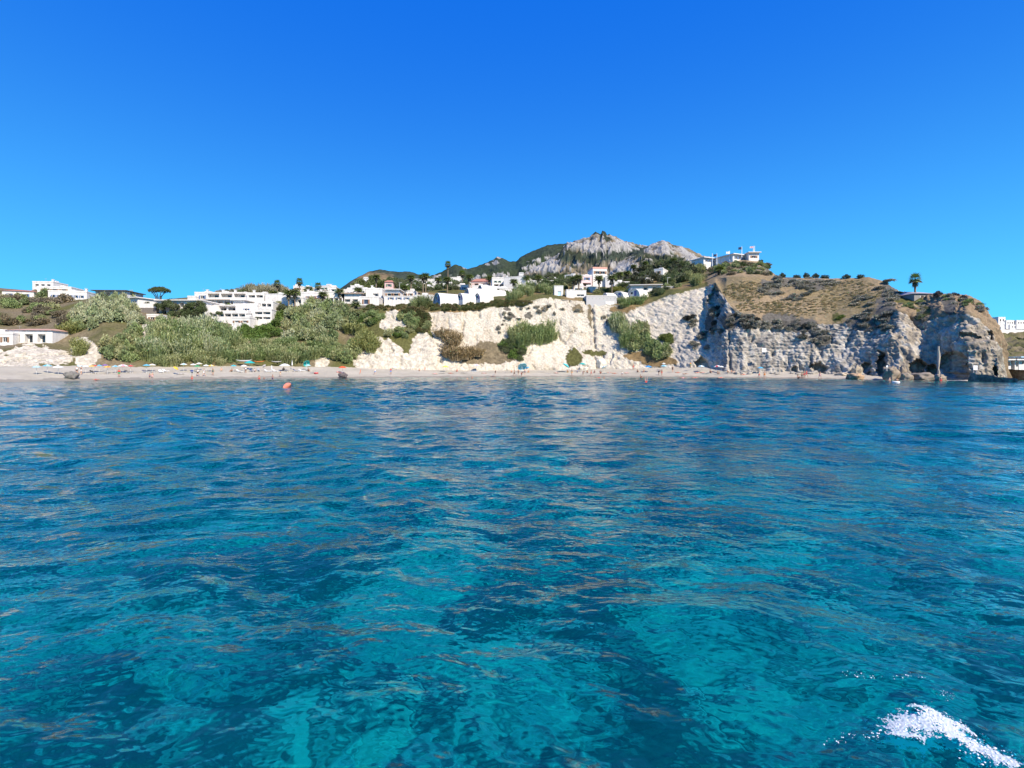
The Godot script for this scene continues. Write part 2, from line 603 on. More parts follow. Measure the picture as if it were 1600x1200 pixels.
func make_land() -> void:
	var us := []
	var u := -300.0
	while u < 1576.0:
		us.append(u)
		u += (4.0 if u < -20.0 else 1.5)
	us.append(1576.0)
	var steps := [60, 56, 44, 22, 5]
	var nx := us.size()
	var V := PackedVector3Array()
	var meta := PackedVector3Array()   # u, v, row
	var first := true
	for band in 5:
		for s in steps[band] + (1 if band == 4 else 0):
			var t: float = float(s) / steps[band]
			for i in nx:
				var p := stations_at(us[i])
				var a := place(us[i], p[band * 2], p[band * 2 + 1])
				if band == 0: a.y -= 1.6 * (1.0 - t)
				var b: Vector3
				if band < 4:
					b = place(us[i], p[band * 2 + 2], p[band * 2 + 3])
				else:
					var far := 420.0 if us[i] < 1090.0 else 330.0
					b = Vector3(a.x / -a.z * far, a.y * (0.9 if us[i] < 1090.0 else 0.0) - (0.0 if us[i] < 1090.0 else 6.0), -far)
				var at := a.lerp(b, t)
				V.append(at)
				meta.append(Vector3(us[i], LEVEL - (at.y - EYE) / -at.z * 800.0, band + t))
	var nz := V.size() / nx
	var coarse := noise(61, 0.055, 4)
	var ridged := noise(62, 0.10, 4, FastNoiseLite.FRACTAL_RIDGED)
	var fine := noise(63, 0.55, 3)
	var pit := noise(64, 0.33, 3, FastNoiseLite.FRACTAL_RIDGED)
	var strata := noise(65, 0.8, 3)
	var tint := noise(66, 0.045, 4)
	var C := PackedColorArray()
	C.resize(V.size())
	var moved := V.duplicate()
	for j in nz:
		for i in nx:
			var q := j * nx + i
			var p := V[q]
			var k := meta[q]
			var n := (V[j * nx + mini(i + 1, nx - 1)] - V[j * nx + maxi(i - 1, 0)]).cross(V[mini(j + 1, nz - 1) * nx + i] - V[maxi(j - 1, 0) * nx + i]).normalized()
			if n.z < 0.0 and n.y < 0.0: n = -n
			var c1 := coarse.get_noise_3dv(p)
			var t1 := tint.get_noise_3dv(p)
			var f1 := fine.get_noise_3dv(p)
			var row := k.z + 0.22 * c1 + 0.05 * f1
			var pu := k.x + t1 * 14.0 + f1 * 3.0
			var pv := k.y + c1 * 9.0 + f1 * 3.0
			# what the ground is made of
			var rocky := 0.0
			var headland := smoothstep(1090.0, 1125.0, pu)
			var color: Color
			if pu < 560.0:
				color = SOIL.lerp(OLIVE, clampf(0.5 + t1 * 1.6, 0.0, 1.0))
				rocky = 0.25
			elif row < 1.95 and pu > 672.0 or row < 1.1 and pu > 560.0 and t1 > -0.1:
				rocky = 1.0
				var wash := tint.get_noise_3d(p.x * 7.0 + 20.0, p.y * 0.9, p.z * 7.0)
				color = WHITE_TUFF.lerp(Color(0.66, 0.58, 0.46), clampf(t1 * 1.2 + f1 * 0.6, 0.0, 1.0)).lerp(Color(0.58, 0.48, 0.34), smoothstep(0.12, 0.34, wash) * 0.45)
				if headland > 0.0:
					var band := strata.get_noise_2d(p.y * 1.7 + c1 * 2.0, p.x * 0.05)
					var grey := GREY_TUFF.lerp(Color(0.62, 0.57, 0.48), clampf(0.5 + band * 1.4, 0.0, 1.0)).lerp(Color(0.32, 0.30, 0.27), clampf(band * -1.2 + t1 * 0.8, 0.0, 0.8))
					if pu > 1385.0: grey = grey.lerp(Color(0.47, 0.38, 0.26), 0.5)
					var run := tint.get_noise_3d(p.x * 9.0, p.y * 1.3, p.z * 9.0)
					grey = grey.lerp(Color(0.70, 0.66, 0.58), smoothstep(0.08, 0.3, run) * 0.65).lerp(Color(0.22, 0.205, 0.185), smoothstep(-0.1, -0.34, run) * 0.6)
					color = color.lerp(grey, headland)
				elif pu > 975.0:
					color = color.lerp(Color(0.60, 0.55, 0.47), clampf((pu - 975.0) / 120.0 + t1, 0.0, 0.85))
			else:
				rocky = 0.3
				if pu > 1105.0:
					color = Color(0.44, 0.33, 0.20).lerp(Color(0.33, 0.26, 0.14), clampf(0.5 + t1 * 2.0 + f1, 0.0, 1.0)).lerp(SCRUB, clampf(f1 * 1.2 - 0.1, 0.0, 0.6))
					if pu > 1400.0:
						rocky = 0.8
						color = color.lerp(Color(0.36, 0.27, 0.18), 0.65)
				else:
					color = OLIVE.lerp(DRY, clampf(0.25 + t1 * 1.8, 0.0, 1.0))
			for patch in PATCHES:
				var e: float = pow((pu - patch[0]) / patch[2], 2.0) + pow((pv - patch[1]) / patch[3], 2.0)
				if e < 1.0:
					color = [WHITE_TUFF, GREY_TUFF, DRY, OLIVE, SOIL, SCRUB][patch[4]] * (0.9 + 0.3 * f1)
					rocky = 1.0 if patch[4] < 2 else 0.4
			color *= 1.0 + 0.18 * f1
			# relief
			var amount := c1 * lerpf(lerpf(0.9, 1.7, rocky), 0.9, headland) + f1 * lerpf(0.15, 0.09, rocky)
			if rocky > 0.7:
				if headland > 0.5:
					var ledge := strata.get_noise_2d(p.y * 1.7 + c1 * 2.0, p.x * 0.05)
					amount += signf(ledge) * sqrt(absf(ledge)) * 0.19 * smoothstep(-0.35, 0.3, t1 + 0.1) + (ridged.get_noise_3d(p.x * 0.9, p.y * 0.3, p.z * 0.9) - 0.2) * 1.1 + pit.get_noise_3d(p.x * 1.5, p.y * 1.5, p.z * 1.5) * -0.4 - 1.1 * smoothstep(0.6, 0.95, ridged.get_noise_3d(p.x * 1.0 + 50.0, p.y * 0.10, p.z * 1.0))
				elif pu < 960.0:
					amount += ridged.get_noise_3d(p.x * 2.2, p.y * 0.25, p.z) * 0.22 - 0.9 * smoothstep(0.62, 0.85, ridged.get_noise_3d(p.x * 1.1 + 9.0, p.y * 0.30 + p.x * 0.15, p.z)) - 0.15 * smoothstep(0.3, 0.6, pit.get_noise_3d(p.x * 2.0, p.y * 2.0, p.z * 2.0))
				else:
					amount += pit.get_noise_3d(p.x + p.y * 0.5, p.y, p.z) * -0.55
			if pu > 921.0 and pu < 934.0 and row < 2.0:
				amount -= 1.4 * exp(-pow((k.x - 925.0 - (k.y - 475.0) * 0.09 - f1 * 2.0) / 1.6, 2.0))
			for hollow in HOLLOWS:
				var e: float = pow((k.x - hollow[0] + f1 * 6.0 + c1 * 5.0) / hollow[2], 2.0) + pow((k.y - hollow[1] + f1 * 5.0 + t1 * 8.0) / hollow[3], 2.0)
				if e < 1.0:
					var w := minf(1.0, (1.0 - e) * 2.2)
					var back := Vector3(p.x, 0, p.z).normalized()
					moved[q] += back * float(hollow[4]) * w
			if k.z > 3.0: amount *= 0.6
			if j > nz - 7: amount = 0.0
			moved[q] += n * amount
			C[q] = Color(clampf(color.r, 0.0, 0.95), clampf(color.g, 0.0, 0.95), clampf(color.b, 0.0, 0.95))
	land_us = us
	land_rows = nz
	for p in moved:
		land_v.append(LEVEL - (p.y - EYE) / -p.z * 800.0)
		land_z.append(-p.z)
	solid("hillside_terrain", grid_mesh(moved, PackedVector3Array(), C, nx, nz), mats["rock"], "white tuff cliffs, scrubby slopes and brown headland round the bay", "cliff", "", "structure")
	# the coast beyond the headland
	var V2 := PackedVector3Array()
	var C2 := PackedColorArray()
	var us2 := []
	for i in 90:
		us2.append(1490.0 + i * 4.0)
	for j in 60:
		var t := j / 59.0
		for uu in us2:
			var at := place(uu, lerpf(588.0, 512.0, pow(t, 0.8)) if t < 0.9 else 518.0, lerpf(225.0, 430.0, t))
			at.y += coarse.get_noise_2d(at.x, at.z) * 5.0 * minf(1.0, t * 4.0)
			if t == 0.0: at.y = -2.0
			V2.append(at)
			var k := tint.get_noise_2d(at.x * 1.6, at.z * 1.6)
			var c := OLIVE.lerp(Color(0.33, 0.27, 0.17), clampf(0.3 + k * 2.0, 0.0, 1.0))
			C2.append(c)
	solid("far_shore_terrain", grid_mesh(V2, PackedVector3Array(), C2, us2.size(), 60), mats["rock"], "green slope of the next bay beyond the headland", "hill", "", "structure")

# ------------------------------------------------------------------ mountains
func make_mountains() -> void:
	var forest := Color(0.060, 0.080, 0.058)  # forest and stone are lightened, putting distance haze into the colour
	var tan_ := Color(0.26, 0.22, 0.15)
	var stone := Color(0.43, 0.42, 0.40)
	# each range: skyline (u, v), depth of the foot and of the ridge, roughness in metres, kind
	var ranges := [
		["hill", "rounded brown and green hill at the left foot of the mountain", [[500, 470], [530, 452], [545, 441], [560, 432], [578, 424], [592, 421], [610, 423], [625, 425], [640, 424], [655, 429], [668, 434], [700, 440], [760, 452]], 900.0, 1500.0, 16.0, 0],
		["wooded_ridge", "dark green wooded ridge sloping down to the left", [[600, 455], [640, 441], [672, 431], [690, 425], [702, 418], [712, 413], [720, 416], [730, 420], [745, 416], [760, 410], [770, 406], [777, 401], [786, 403], [795, 408], [806, 409], [813, 402], [826, 395], [840, 389], [856, 383], [875, 381], [892, 379], [930, 376], [1000, 385], [1060, 400]], 1900.0, 3000.0, 30.0, 1],
		["rocky_mountain", "grey rocky mountain with jagged peak and wooded ledge", [[740, 460], [800, 436], [830, 420], [850, 410], [868, 398], [880, 388], [886, 379], [893, 379], [900, 376], [908, 373], [916, 370], [921, 371], [926, 366], [931, 362], [935, 364], [938, 367], [941, 361], [945, 362], [948, 367], [953, 366], [960, 370], [975, 376], [990, 380], [1002, 384], [1020, 384], [1060, 392], [1100, 405], [1130, 420]], 1300.0, 2700.0, 38.0, 2],
		["rocky_spur", "grey and tan rocky spur right of the peak", [[860, 452], [900, 440], [940, 426], [970, 408], [990, 395], [1010, 385], [1020, 381], [1026, 378], [1034, 375], [1042, 377], [1050, 382], [1065, 386], [1080, 391], [1092, 397], [1105, 402], [1120, 403], [1150, 408], [1200, 440]], 1100.0, 2000.0, 26.0, 3]]
	var big := noise(71, 0.0045, 5)
	var ridge := noise(72, 0.006, 5, FastNoiseLite.FRACTAL_RIDGED)
	var mix_ := noise(73, 0.0035, 4)
	var small := noise(74, 0.03, 3)
	for spec in ranges:
		var sky: Array = spec[2]
		var u0: float = sky[0][0]
		var u1: float = sky[-1][0]
		var nx := int((u1 - u0) / 0.8) + 1
		var nz := 110
		var V := PackedVector3Array()
		var C := PackedColorArray()
		for j in nz:
			var t := j / float(nz - 8)
			for i in nx:
				var uu := u0 + (u1 - u0) * i / (nx - 1)
				var z := lerpf(spec[3], spec[4], t)
				var top := (LEVEL - curve_at(sky, uu)) / 800.0 * float(spec[4])
				var up := pow(minf(t, 1.0), 0.85)
				var y := lerpf(20.0, top, up) if t <= 1.0 else top * (1.0 - (t - 1.0) * 3.0)
				var p := Vector3((uu - 800.0) / 800.0 * z, y + EYE, -z)
				var hide := clampf((1.0 - t) * 3.5, 0.0, 1.0)
				var b := big.get_noise_2d(p.x, p.z)
				var r := ridge.get_noise_2d(p.x, p.z)
				var s := small.get_noise_2d(p.x, p.z)
				var rough: float = spec[5]
				p.y += (b * 1.6 + (r - 0.3) * 1.2) * rough * hide + s * rough * (0.12 if spec[6] < 2 else 0.30)
				V.append(p)
				var m := mix_.get_noise_2d(p.x, p.y * 2.0 + p.z * 0.3) + s * 0.25
				var v := LEVEL - (p.y - EYE) / z * 800.0
				var c: Color
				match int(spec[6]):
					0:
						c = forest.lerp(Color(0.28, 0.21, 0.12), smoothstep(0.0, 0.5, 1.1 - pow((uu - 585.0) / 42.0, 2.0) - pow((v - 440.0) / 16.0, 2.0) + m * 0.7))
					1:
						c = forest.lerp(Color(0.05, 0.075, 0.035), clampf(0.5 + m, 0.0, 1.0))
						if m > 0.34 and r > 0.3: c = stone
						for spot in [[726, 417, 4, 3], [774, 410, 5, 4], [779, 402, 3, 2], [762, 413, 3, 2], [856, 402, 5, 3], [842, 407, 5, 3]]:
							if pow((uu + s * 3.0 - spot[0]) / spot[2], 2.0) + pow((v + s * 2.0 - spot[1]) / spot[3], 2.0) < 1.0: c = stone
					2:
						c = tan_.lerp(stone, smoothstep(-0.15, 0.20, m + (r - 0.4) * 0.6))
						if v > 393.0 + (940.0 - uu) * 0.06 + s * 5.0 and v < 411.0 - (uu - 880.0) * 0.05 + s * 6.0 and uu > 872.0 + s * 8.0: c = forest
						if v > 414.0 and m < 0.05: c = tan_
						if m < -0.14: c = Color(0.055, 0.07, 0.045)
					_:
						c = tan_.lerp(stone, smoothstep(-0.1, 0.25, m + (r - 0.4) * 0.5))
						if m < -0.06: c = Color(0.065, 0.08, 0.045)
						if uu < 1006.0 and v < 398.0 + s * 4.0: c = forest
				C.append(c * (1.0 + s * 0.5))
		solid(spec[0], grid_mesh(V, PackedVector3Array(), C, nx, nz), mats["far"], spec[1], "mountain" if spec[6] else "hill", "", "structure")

# ------------------------------------------------------------------ buildings
# wall of a house with real openings: front face at z = 0, the house runs back to -D and down to a footing below y = 0
func wall_shape(W: float, H: float, D: float, openings: Array, footing := 3.0) -> Shape:
	var s := Shape.new()
	var xs := [-W / 2, W / 2]
	var ys := [-footing, H]
	for o in openings:
		for x in [o[0], o[2]]:
			if not xs.has(x): xs.append(x)
		for y in [o[1], o[3]]:
			if not ys.has(y): ys.append(y)
	xs.sort()
	ys.sort()
	for i in xs.size() - 1:
		for j in ys.size() - 1:
			var mx: float = (xs[i] + xs[i + 1]) / 2
			var my: float = (ys[j] + ys[j + 1]) / 2
			var open := false
			for o in openings:
				if mx > o[0] and mx < o[2] and my > o[1] and my < o[3]: open = true
			if not open:
				s.quad(Vector3(xs[i], ys[j], 0), Vector3(xs[i], ys[j + 1], 0), Vector3(xs[i + 1], ys[j + 1], 0), Vector3(xs[i + 1], ys[j], 0))
	for o in openings:
		var d: float = -o[4]
		var a := Vector3(o[0], o[1], 0)
		var b := Vector3(o[2], o[1], 0)
		var c := Vector3(o[2], o[3], 0)
		var e := Vector3(o[0], o[3], 0)
		var k := Vector3(0, 0, d)
		s.quad(a, a + k, e + k, e)
		s.quad(b, c, c + k, b + k)
		s.quad(a, b, b + k, a + k)
		s.quad(e, e + k, c + k, c)
	var l := -W / 2
	var r := W / 2
	s.quad(Vector3(l, -footing, -D), Vector3(l, H, -D), Vector3(l, H, 0), Vector3(l, -footing, 0))
	s.quad(Vector3(r, -footing, 0), Vector3(r, H, 0), Vector3(r, H, -D), Vector3(r, -footing, -D))
	s.quad(Vector3(r, -footing, -D), Vector3(r, H, -D), Vector3(l, H, -D), Vector3(l, -footing, -D))
	s.quad(Vector3(l, H, 0), Vector3(l, H, -D), Vector3(r, H, -D), Vector3(r, H, 0))
	return s

func frame_shape(o: Array, bar: float, mullion: bool) -> Shape:
	var s := Shape.new()
	var w: float = o[2] - o[0]
	var h: float = o[3] - o[1]
	var mid := Vector3((o[0] + o[2]) / 2, (o[1] + o[3]) / 2, -o[4] + 0.05)
	s.box(mid + Vector3(0, h / 2 - bar / 2, 0), Vector3(w - 0.01, bar, 0.08))
	s.box(mid - Vector3(0, h / 2 - bar / 2, 0), Vector3(w - 0.01, bar, 0.08))
	s.box(mid + Vector3(w / 2 - bar / 2, 0, 0), Vector3(bar, h - 2 * bar, 0.08))
	s.box(mid - Vector3(w / 2 - bar / 2, 0, 0), Vector3(bar, h - 2 * bar, 0.08))
	if mullion: s.box(mid, Vector3(bar * 0.8, h - 2 * bar, 0.06))
	return s

func box_shape(mid: Vector3, size: Vector3) -> Shape:
	var s := Shape.new()
	s.box(mid, size)
	return s

# rows: [count, x from, x to, y from, y to (shares of the front), share of each bay that is open, recess, "w" window / "l" loggia / "d" door]
func house(called: String, label: String, category: String, u0: float, u1: float, top: float, bottom: float, z: float, deep: float, turn: float, rows: Array, extra := {}) -> Node3D:
	if z <= 0.0: z = depth_on_land((u0 + u1) / 2, bottom)
	var W := (u1 - u0) / 800.0 * z
	var H := (bottom - top) / 800.0 * z
	var o := thing(called, label, category, place((u0 + u1) / 2, bottom, z), turn, extra.get("group", ""))
	var openings := []
	var kinds := []
	for r in rows:
		var bay: float = (r[2] - r[1]) * W / r[0]
		for i in int(r[0]):
			var cx: float = -W / 2 + r[1] * W + bay * (i + 0.5)
			openings.append([cx - bay * r[5] / 2, r[3] * H, cx + bay * r[5] / 2, r[4] * H, r[6]])
			kinds.append(r[7])
	var wm: Material = extra.get("wall", mats["lime"])
	part(o, "wall", wall_shape(W, H, deep, openings).mesh(), wm)
	for i in openings.size():
		var p: Array = openings[i]
		var pw: float = p[2] - p[0]
		var ph: float = p[3] - p[1]
		var back := box_shape(Vector3((p[0] + p[2]) / 2, (p[1] + p[3]) / 2, -p[4] - 0.03), Vector3(pw + 0.02, ph + 0.02, 0.05))
		if kinds[i] == "l":
			var lg := part(o, "loggia", back.mesh(), wm)
			var d := Shape.new()
			var n := maxi(1, int(pw / 2.4))
			for k in n:
				d.box(Vector3(p[0] + pw * (k + 0.5) / n, p[1] + ph * 0.42, -p[4] + 0.04), Vector3(minf(1.3, pw / n * 0.6), ph * 0.8, 0.06))
			part(lg, "glass_door", d.mesh(), mats["glass"])
			if extra.get("parapet", true):
				part(o, "parapet", box_shape(Vector3((p[0] + p[2]) / 2, p[1] + ph * 0.16, -0.05), Vector3(pw - 0.01, ph * 0.32, 0.12)).mesh(), mats["lime"])
		elif kinds[i] == "d":
			part(o, "door", back.mesh(), extra.get("door", paint(0.10, 0.12, 0.22, 0.6)))
		else:
			var win := part(o, "window", frame_shape(p, minf(0.12, pw * 0.12), pw > 0.9).mesh(), extra.get("frame", paint(0.6, 0.58, 0.55)))
			part(win, "pane", back.mesh(), mats["glass"])
			if z < 320.0 and pw > 0.5 and pw < 2.4:
				var hue: Array = [[0.10, 0.16, 0.30], [0.10, 0.20, 0.14], [0.26, 0.15, 0.09], [0.45, 0.44, 0.42]][int(u0) % 4]
				for k in [-1, 1]:
					part(win, "shutter", box_shape(Vector3((p[0] + p[2]) / 2 + k * pw * 0.73, (p[1] + p[3]) / 2, 0.05), Vector3(pw * 0.42, ph, 0.08)).mesh(), paint(hue[0], hue[1], hue[2]))
	var rise: float = extra.get("rim", 0.5)
	match String(extra.get("roof", "flat")):
		"flat":
			var s := Shape.new()
			s.box(Vector3(0, H + rise / 2, -0.12 + 0.06), Vector3(W + 0.16, rise, 0.28))
			s.box(Vector3(0, H + rise / 2, -deep + 0.06), Vector3(W + 0.16, rise, 0.28))
			for k in [-1, 1]:
				s.box(Vector3(k * (W / 2 - 0.06), H + rise / 2, -deep / 2), Vector3(0.28, rise, deep - 0.3))
			part(o, "roof_parapet", s.mesh(), extra.get("rim_paint", mats["lime"]))
		"slab":
			part(o, "roof", box_shape(Vector3(0, H + 0.16, -deep / 2 + 0.3), Vector3(W + 1.2, 0.3, deep + 1.4)).mesh(), extra.get("rim_paint", mats["lime"]))
		"dark":
			part(o, "roof", box_shape(Vector3(0, H + 0.14, -deep / 2 + 0.5), Vector3(W + 1.4, 0.26, deep + 2.0)).mesh(), paint(0.07, 0.06, 0.06))
		"tile":
			var s := Shape.new()
			var a := Vector3(-W / 2 - 0.3, H, 0.4)
			var b := Vector3(W / 2 + 0.3, H, 0.4)
			var c := Vector3(W / 2 + 0.3, H, -deep - 0.4)
			var e := Vector3(-W / 2 - 0.3, H, -deep - 0.4)
			var p := Vector3(-W / 2 + W * 0.2, H + rise, -deep / 2)
			var q := Vector3(W / 2 - W * 0.2, H + rise, -deep / 2)
			s.quad(a, p, q, b)
			s.quad(c, q, p, e)
			s.tri(a, e, p)
			s.tri(b, q, c)
			s.quad(a, b, c, e)
			part(o, "roof", s.mesh(), extra.get("rim_paint", paint(0.36, 0.16, 0.11)))
	if W > 4.0 and deep > 5.0 and extra.get("roof", "flat") == "flat" and category != "terrace" and z < 320.0:
		var cr := rng(int(u0 * 13.0 + top * 7.0))
		var rw := cr.randf_range(1.4, 2.4)
		part(o, "roof_room", box_shape(Vector3(cr.randf_range(-0.3, 0.3) * W, H + 0.75, -deep * 0.6), Vector3(rw, 1.5, 1.8)).mesh(), wm)
		part(o, "water_tank", box_shape(Vector3(cr.randf_range(-0.4, 0.4) * W, H + 0.45, -deep * 0.35), Vector3(0.9, 0.9, 0.8)).mesh(), paint(0.42, 0.40, 0.38))
		var mast := Shape.new()
		var mx := cr.randf_range(-0.4, 0.4) * W
		mast.tube([Vector3(mx, H, -deep * 0.5), Vector3(mx, H + 2.6, -deep * 0.5)], [0.04, 0.03], 5)
		mast.box(Vector3(mx, H + 2.4, -deep * 0.5), Vector3(1.1, 0.05, 0.05))
		part(o, "aerial", mast.mesh(), paint(0.3, 0.3, 0.3))
	if extra.has("chimney"):
		for cx in extra["chimney"]:
			var ch := part(o, "chimney", box_shape(Vector3(cx * W, H + rise + 0.5, -deep * 0.4), Vector3(0.7, 1.6, 0.7)).mesh(), mats["lime"])
			part(ch, "cap", box_shape(Vector3(cx * W, H + rise + 1.38, -deep * 0.4), Vector3(0.95, 0.16, 0.95)).mesh(), mats["lime"])
	if extra.has("awning"):
		var aw: Array = extra["awning"]   # x from, x to, y, reach
		var s := Shape.new()
		var x0: float = (aw[0] - 0.5) * W
		var x1: float = (aw[1] - 0.5) * W
		s.box(Vector3((x0 + x1) / 2, aw[2] * H, aw[3] / 2), Vector3(x1 - x0, 0.16, aw[3]), Basis(Vector3.RIGHT, 0.12))
		part(o, "awning", s.mesh(), extra.get("awning_paint", paint(0.35, 0.18, 0.14)))
		var posts := 3
		for k in posts:
			part(o, "post", box_shape(Vector3(lerpf(x0 + 0.2, x1 - 0.2, k / float(posts - 1)), aw[2] * H / 2 - 0.6, aw[3] - 0.2), Vector3(0.16, aw[2] * H + 0.8, 0.16)).mesh(), mats["lime"])
	return o

# a white vaulted bungalow: a barrel shell whose arched end wall faces left
func vault(label: String, u0: float, u1: float, top: float, bottom: float, z: float, turn: float) -> void:
	if z <= 0.0: z = depth_on_land((u0 + u1) / 2, bottom)
	var L := (u1 - u0) / 800.0 * z
	var H := (bottom - top) / 800.0 * z
	var o := thing("vaulted_bungalow", label, "bungalow", place((u0 + u1) / 2, bottom, z), turn, "white vaulted bungalows on the cliff top")
	var s := Shape.new()
	var R := H * 1.0
	var n := 14
	for i in n:
		var a := PI * i / n
		var b := PI * (i + 1) / n
		var p := Vector3(0, sin(a) * H, cos(a) * R)
		var q := Vector3(0, sin(b) * H, cos(b) * R)
		var k := Vector3(L / 2, 0, 0)
		s.quad(p - k, q - k, q + k, p + k)
		var rim := 0.93
		s.quad(p * rim - k, q * rim - k, q - k, p - k)
	s.box(Vector3(0, -1.5, 0), Vector3(L, 3.0, R * 2.0))
	part(o, "shell", s.mesh(), mats["lime"])
	for side in [-1, 1]:
		var e := Shape.new()
		for i in n:
			var a := PI * i / n
			var b := PI * (i + 1) / n
			e.tri(Vector3(side * (L / 2 - 0.5), 0, 0), Vector3(side * (L / 2 - 0.5), sin(a) * H * 0.96, cos(a) * R * 0.96), Vector3(side * (L / 2 - 0.5), sin(b) * H * 0.96, cos(b) * R * 0.96))
		part(o, "end_wall", e.mesh(), mats["lime"])
	var d := Shape.new()
	d.box(Vector3(-L / 2 + 0.44, H * 0.36, R * 0.2), Vector3(0.08, H * 0.72, 1.0))
	part(o, "door", d.mesh(), paint(0.08, 0.10, 0.28, 0.5))
	var wn := Shape.new()
	wn.box(Vector3(-L / 2 + 0.44, H * 0.45, -R * 0.35), Vector3(0.08, H * 0.3, 0.9))
	var wf := part(o, "window", wn.mesh(), mats["glass"])
	var wb := Shape.new()
	wb.box(Vector3(-L / 2 + 0.38, H * 0.45 - H * 0.17, -R * 0.35), Vector3(0.2, 0.08, 1.1))
	part(wf, "sill", wb.mesh(), mats["lime"])

func make_buildings() -> void:
	var W := "w"
	var L := "l"
	var blue := paint(0.22, 0.26, 0.42)
	# far left, above and beside the sandy bank
	house("white_villa", "low white house with arched openings beside the sandy bank at far left", "house", 12, 78, 516, 536, 0, 9, 0.15, [[3, 0.1, 0.9, 0.05, 0.7, 0.62, 1.2, L]], {"roof": "tile", "rim": 0.7, "rim_paint": paint(0.45, 0.27, 0.20), "parapet": false})
	house("white_villa", "small white house cut by the left edge of the picture", "house", -30, 16, 522, 540, 0, 8, 0.2, [[3, 0.1, 0.9, 0.3, 0.75, 0.5, 0.25, W]], {})
	house("white_villa", "two-storey white house with flat roof highest on the left slope", "house", 52, 82, 441, 453, 238, 9, 0.1, [[3, 0.08, 0.92, 0.15, 0.75, 0.6, 0.8, L]], {"chimney": [0.2]})
	house("white_villa", "lower white house just below the highest house at left", "house", 62, 108, 449, 459, 225, 9, 0.2, [[3, 0.1, 0.9, 0.25, 0.75, 0.5, 0.6, W]], {})
	house("white_villa", "long white house with a row of small windows at left", "house", 80, 131, 456, 472, 205, 10, 0.25, [[6, 0.06, 0.94, 0.42, 0.68, 0.45, 0.25, W]], {"chimney": [0.35]})
	house("white_villa", "pale house with pinkish wall among trees near left edge", "house", 8, 48, 455, 468, 222, 8, 0.3, [[3, 0.1, 0.9, 0.3, 0.7, 0.4, 0.3, W]], {"roof": "tile", "rim": 1.0})
	house("pergola_house", "white house under a long dark flat pergola roof at left", "house", 150, 198, 455, 466, 192, 9, 0.05, [[4, 0.05, 0.95, 0.05, 0.85, 0.7, 2.0, L]], {"roof": "dark", "parapet": false})
	house("white_house", "bright white house wall right of the dark pergola roof", "house", 196, 219, 466, 484, 186, 8, -0.35, [[1, 0.55, 0.85, 0.55, 0.75, 0.6, 0.25, W]], {"roof": "slab"})
	house("stone_terrace_house", "grey stone house with white balustrade terrace below the round dark tree", "house", 217, 243, 481, 499, 176, 7, 0.1, [[2, 0.1, 0.9, 0.15, 0.5, 0.45, 0.4, W]], {"wall": mats["stone"], "rim": 1.5})
	house("white_house", "small white lower house below the grey stone terrace", "house", 230, 247, 493, 505, 165, 5, 0.1, [[1, 0.2, 0.7, 0.2, 0.8, 0.7, 0.3, W]], {})
	house("vine_house", "white house hidden behind dark green climbing plants", "house", 246, 316, 470, 494, 178, 10, 0.0, [[5, 0.05, 0.95, 0.10, 0.45, 0.6, 1.4, L], [4, 0.3, 0.95, 0.6, 0.88, 0.6, 1.2, L]], {"roof": "slab", "parapet": false})
	# the stepped white hotel on the left
	house("hotel_wing", "small plain white block at the hotel's left end", "hotel", 293, 306, 464, 475, 206, 8, 0.0, [], {})
	house("hotel_wing", "white hotel block with one small square window", "hotel", 304, 324, 458, 473, 208, 9, 0.0, [[1, 0.4, 0.8, 0.4, 0.75, 0.7, 0.3, W]], {"chimney": [0.1]})
	house("hotel_wing", "top hotel row with three wide deep balconies", "hotel", 322, 386, 457.5, 468, 207, 9, 0.0, [[3, 0.02, 0.98, 0.05, 0.88, 0.9, 2.2, L]], {"rim": 0.3, "chimney": [-0.2, 0.1]})
	house("hotel_wing", "white hotel block with reddish awning below the reed hill", "hotel", 386, 413, 459, 470, 206, 9, 0.0, [[2, 0.05, 0.95, 0.3, 0.82, 0.85, 1.6, L]], {"chimney": [-0.35]})
	house("hotel_wing", "second hotel row with long terrace under a thin brown pergola", "hotel", 315, 372, 469, 478, 197, 9, 0.0, [[5, 0.02, 0.98, 0.05, 0.8, 0.85, 2.2, L]], {"roof": "slab", "rim_paint": paint(0.5, 0.42, 0.36)})
	house("hotel_wing", "small white hotel room with overhanging slab roof right of the pergola", "hotel", 364, 382, 469.5, 478, 194, 7, 0.0, [[1, 0.15, 0.9, 0.05, 0.6, 0.9, 1.6, L]], {"roof": "slab"})
	house("hotel_wing", "blank white hotel wall at left of the third row", "hotel", 315, 342, 478, 489, 184, 9, 0.0, [], {"rim": 0.3})
	house("hotel_wing", "third hotel row with dark balcony and red wall", "hotel", 340, 372, 478, 489, 185, 9, 0.0, [[2, 0.05, 0.9, 0.1, 0.85, 0.85, 2.0, L]], {"roof": "slab"})
	house("hotel_wing", "white hotel block with paired dark windows in the third row", "hotel", 368, 402, 478, 490, 184, 9, 0.0, [[2, 0.38, 0.62, 0.42, 0.66, 0.75, 0.3, W]], {"rim": 0.9})
	house("hotel_wing", "white hotel block with framed roof terrace and three windows at right", "hotel", 399, 426, 472, 483, 186, 9, 0.12, [[3, 0.06, 0.92, 0.15, 0.8, 0.85, 1.4, L]], {"rim": 0.4})
	house("hotel_wing", "rounded lower right hotel block with two balcony rows", "hotel", 396, 424, 484, 501, 176, 9, 0.1, [[2, 0.08, 0.95, 0.05, 0.35, 0.9, 1.2, L], [2, 0.08, 0.95, 0.48, 0.82, 0.9, 1.2, L]], {"rim": 0.3})
	house("hotel_wing", "fourth hotel row with long glazed gallery above the trees", "hotel", 327, 396, 489, 497, 178, 8, 0.0, [[6, 0.02, 0.98, 0.05, 0.85, 0.88, 1.2, L]], {"rim": 0.3})
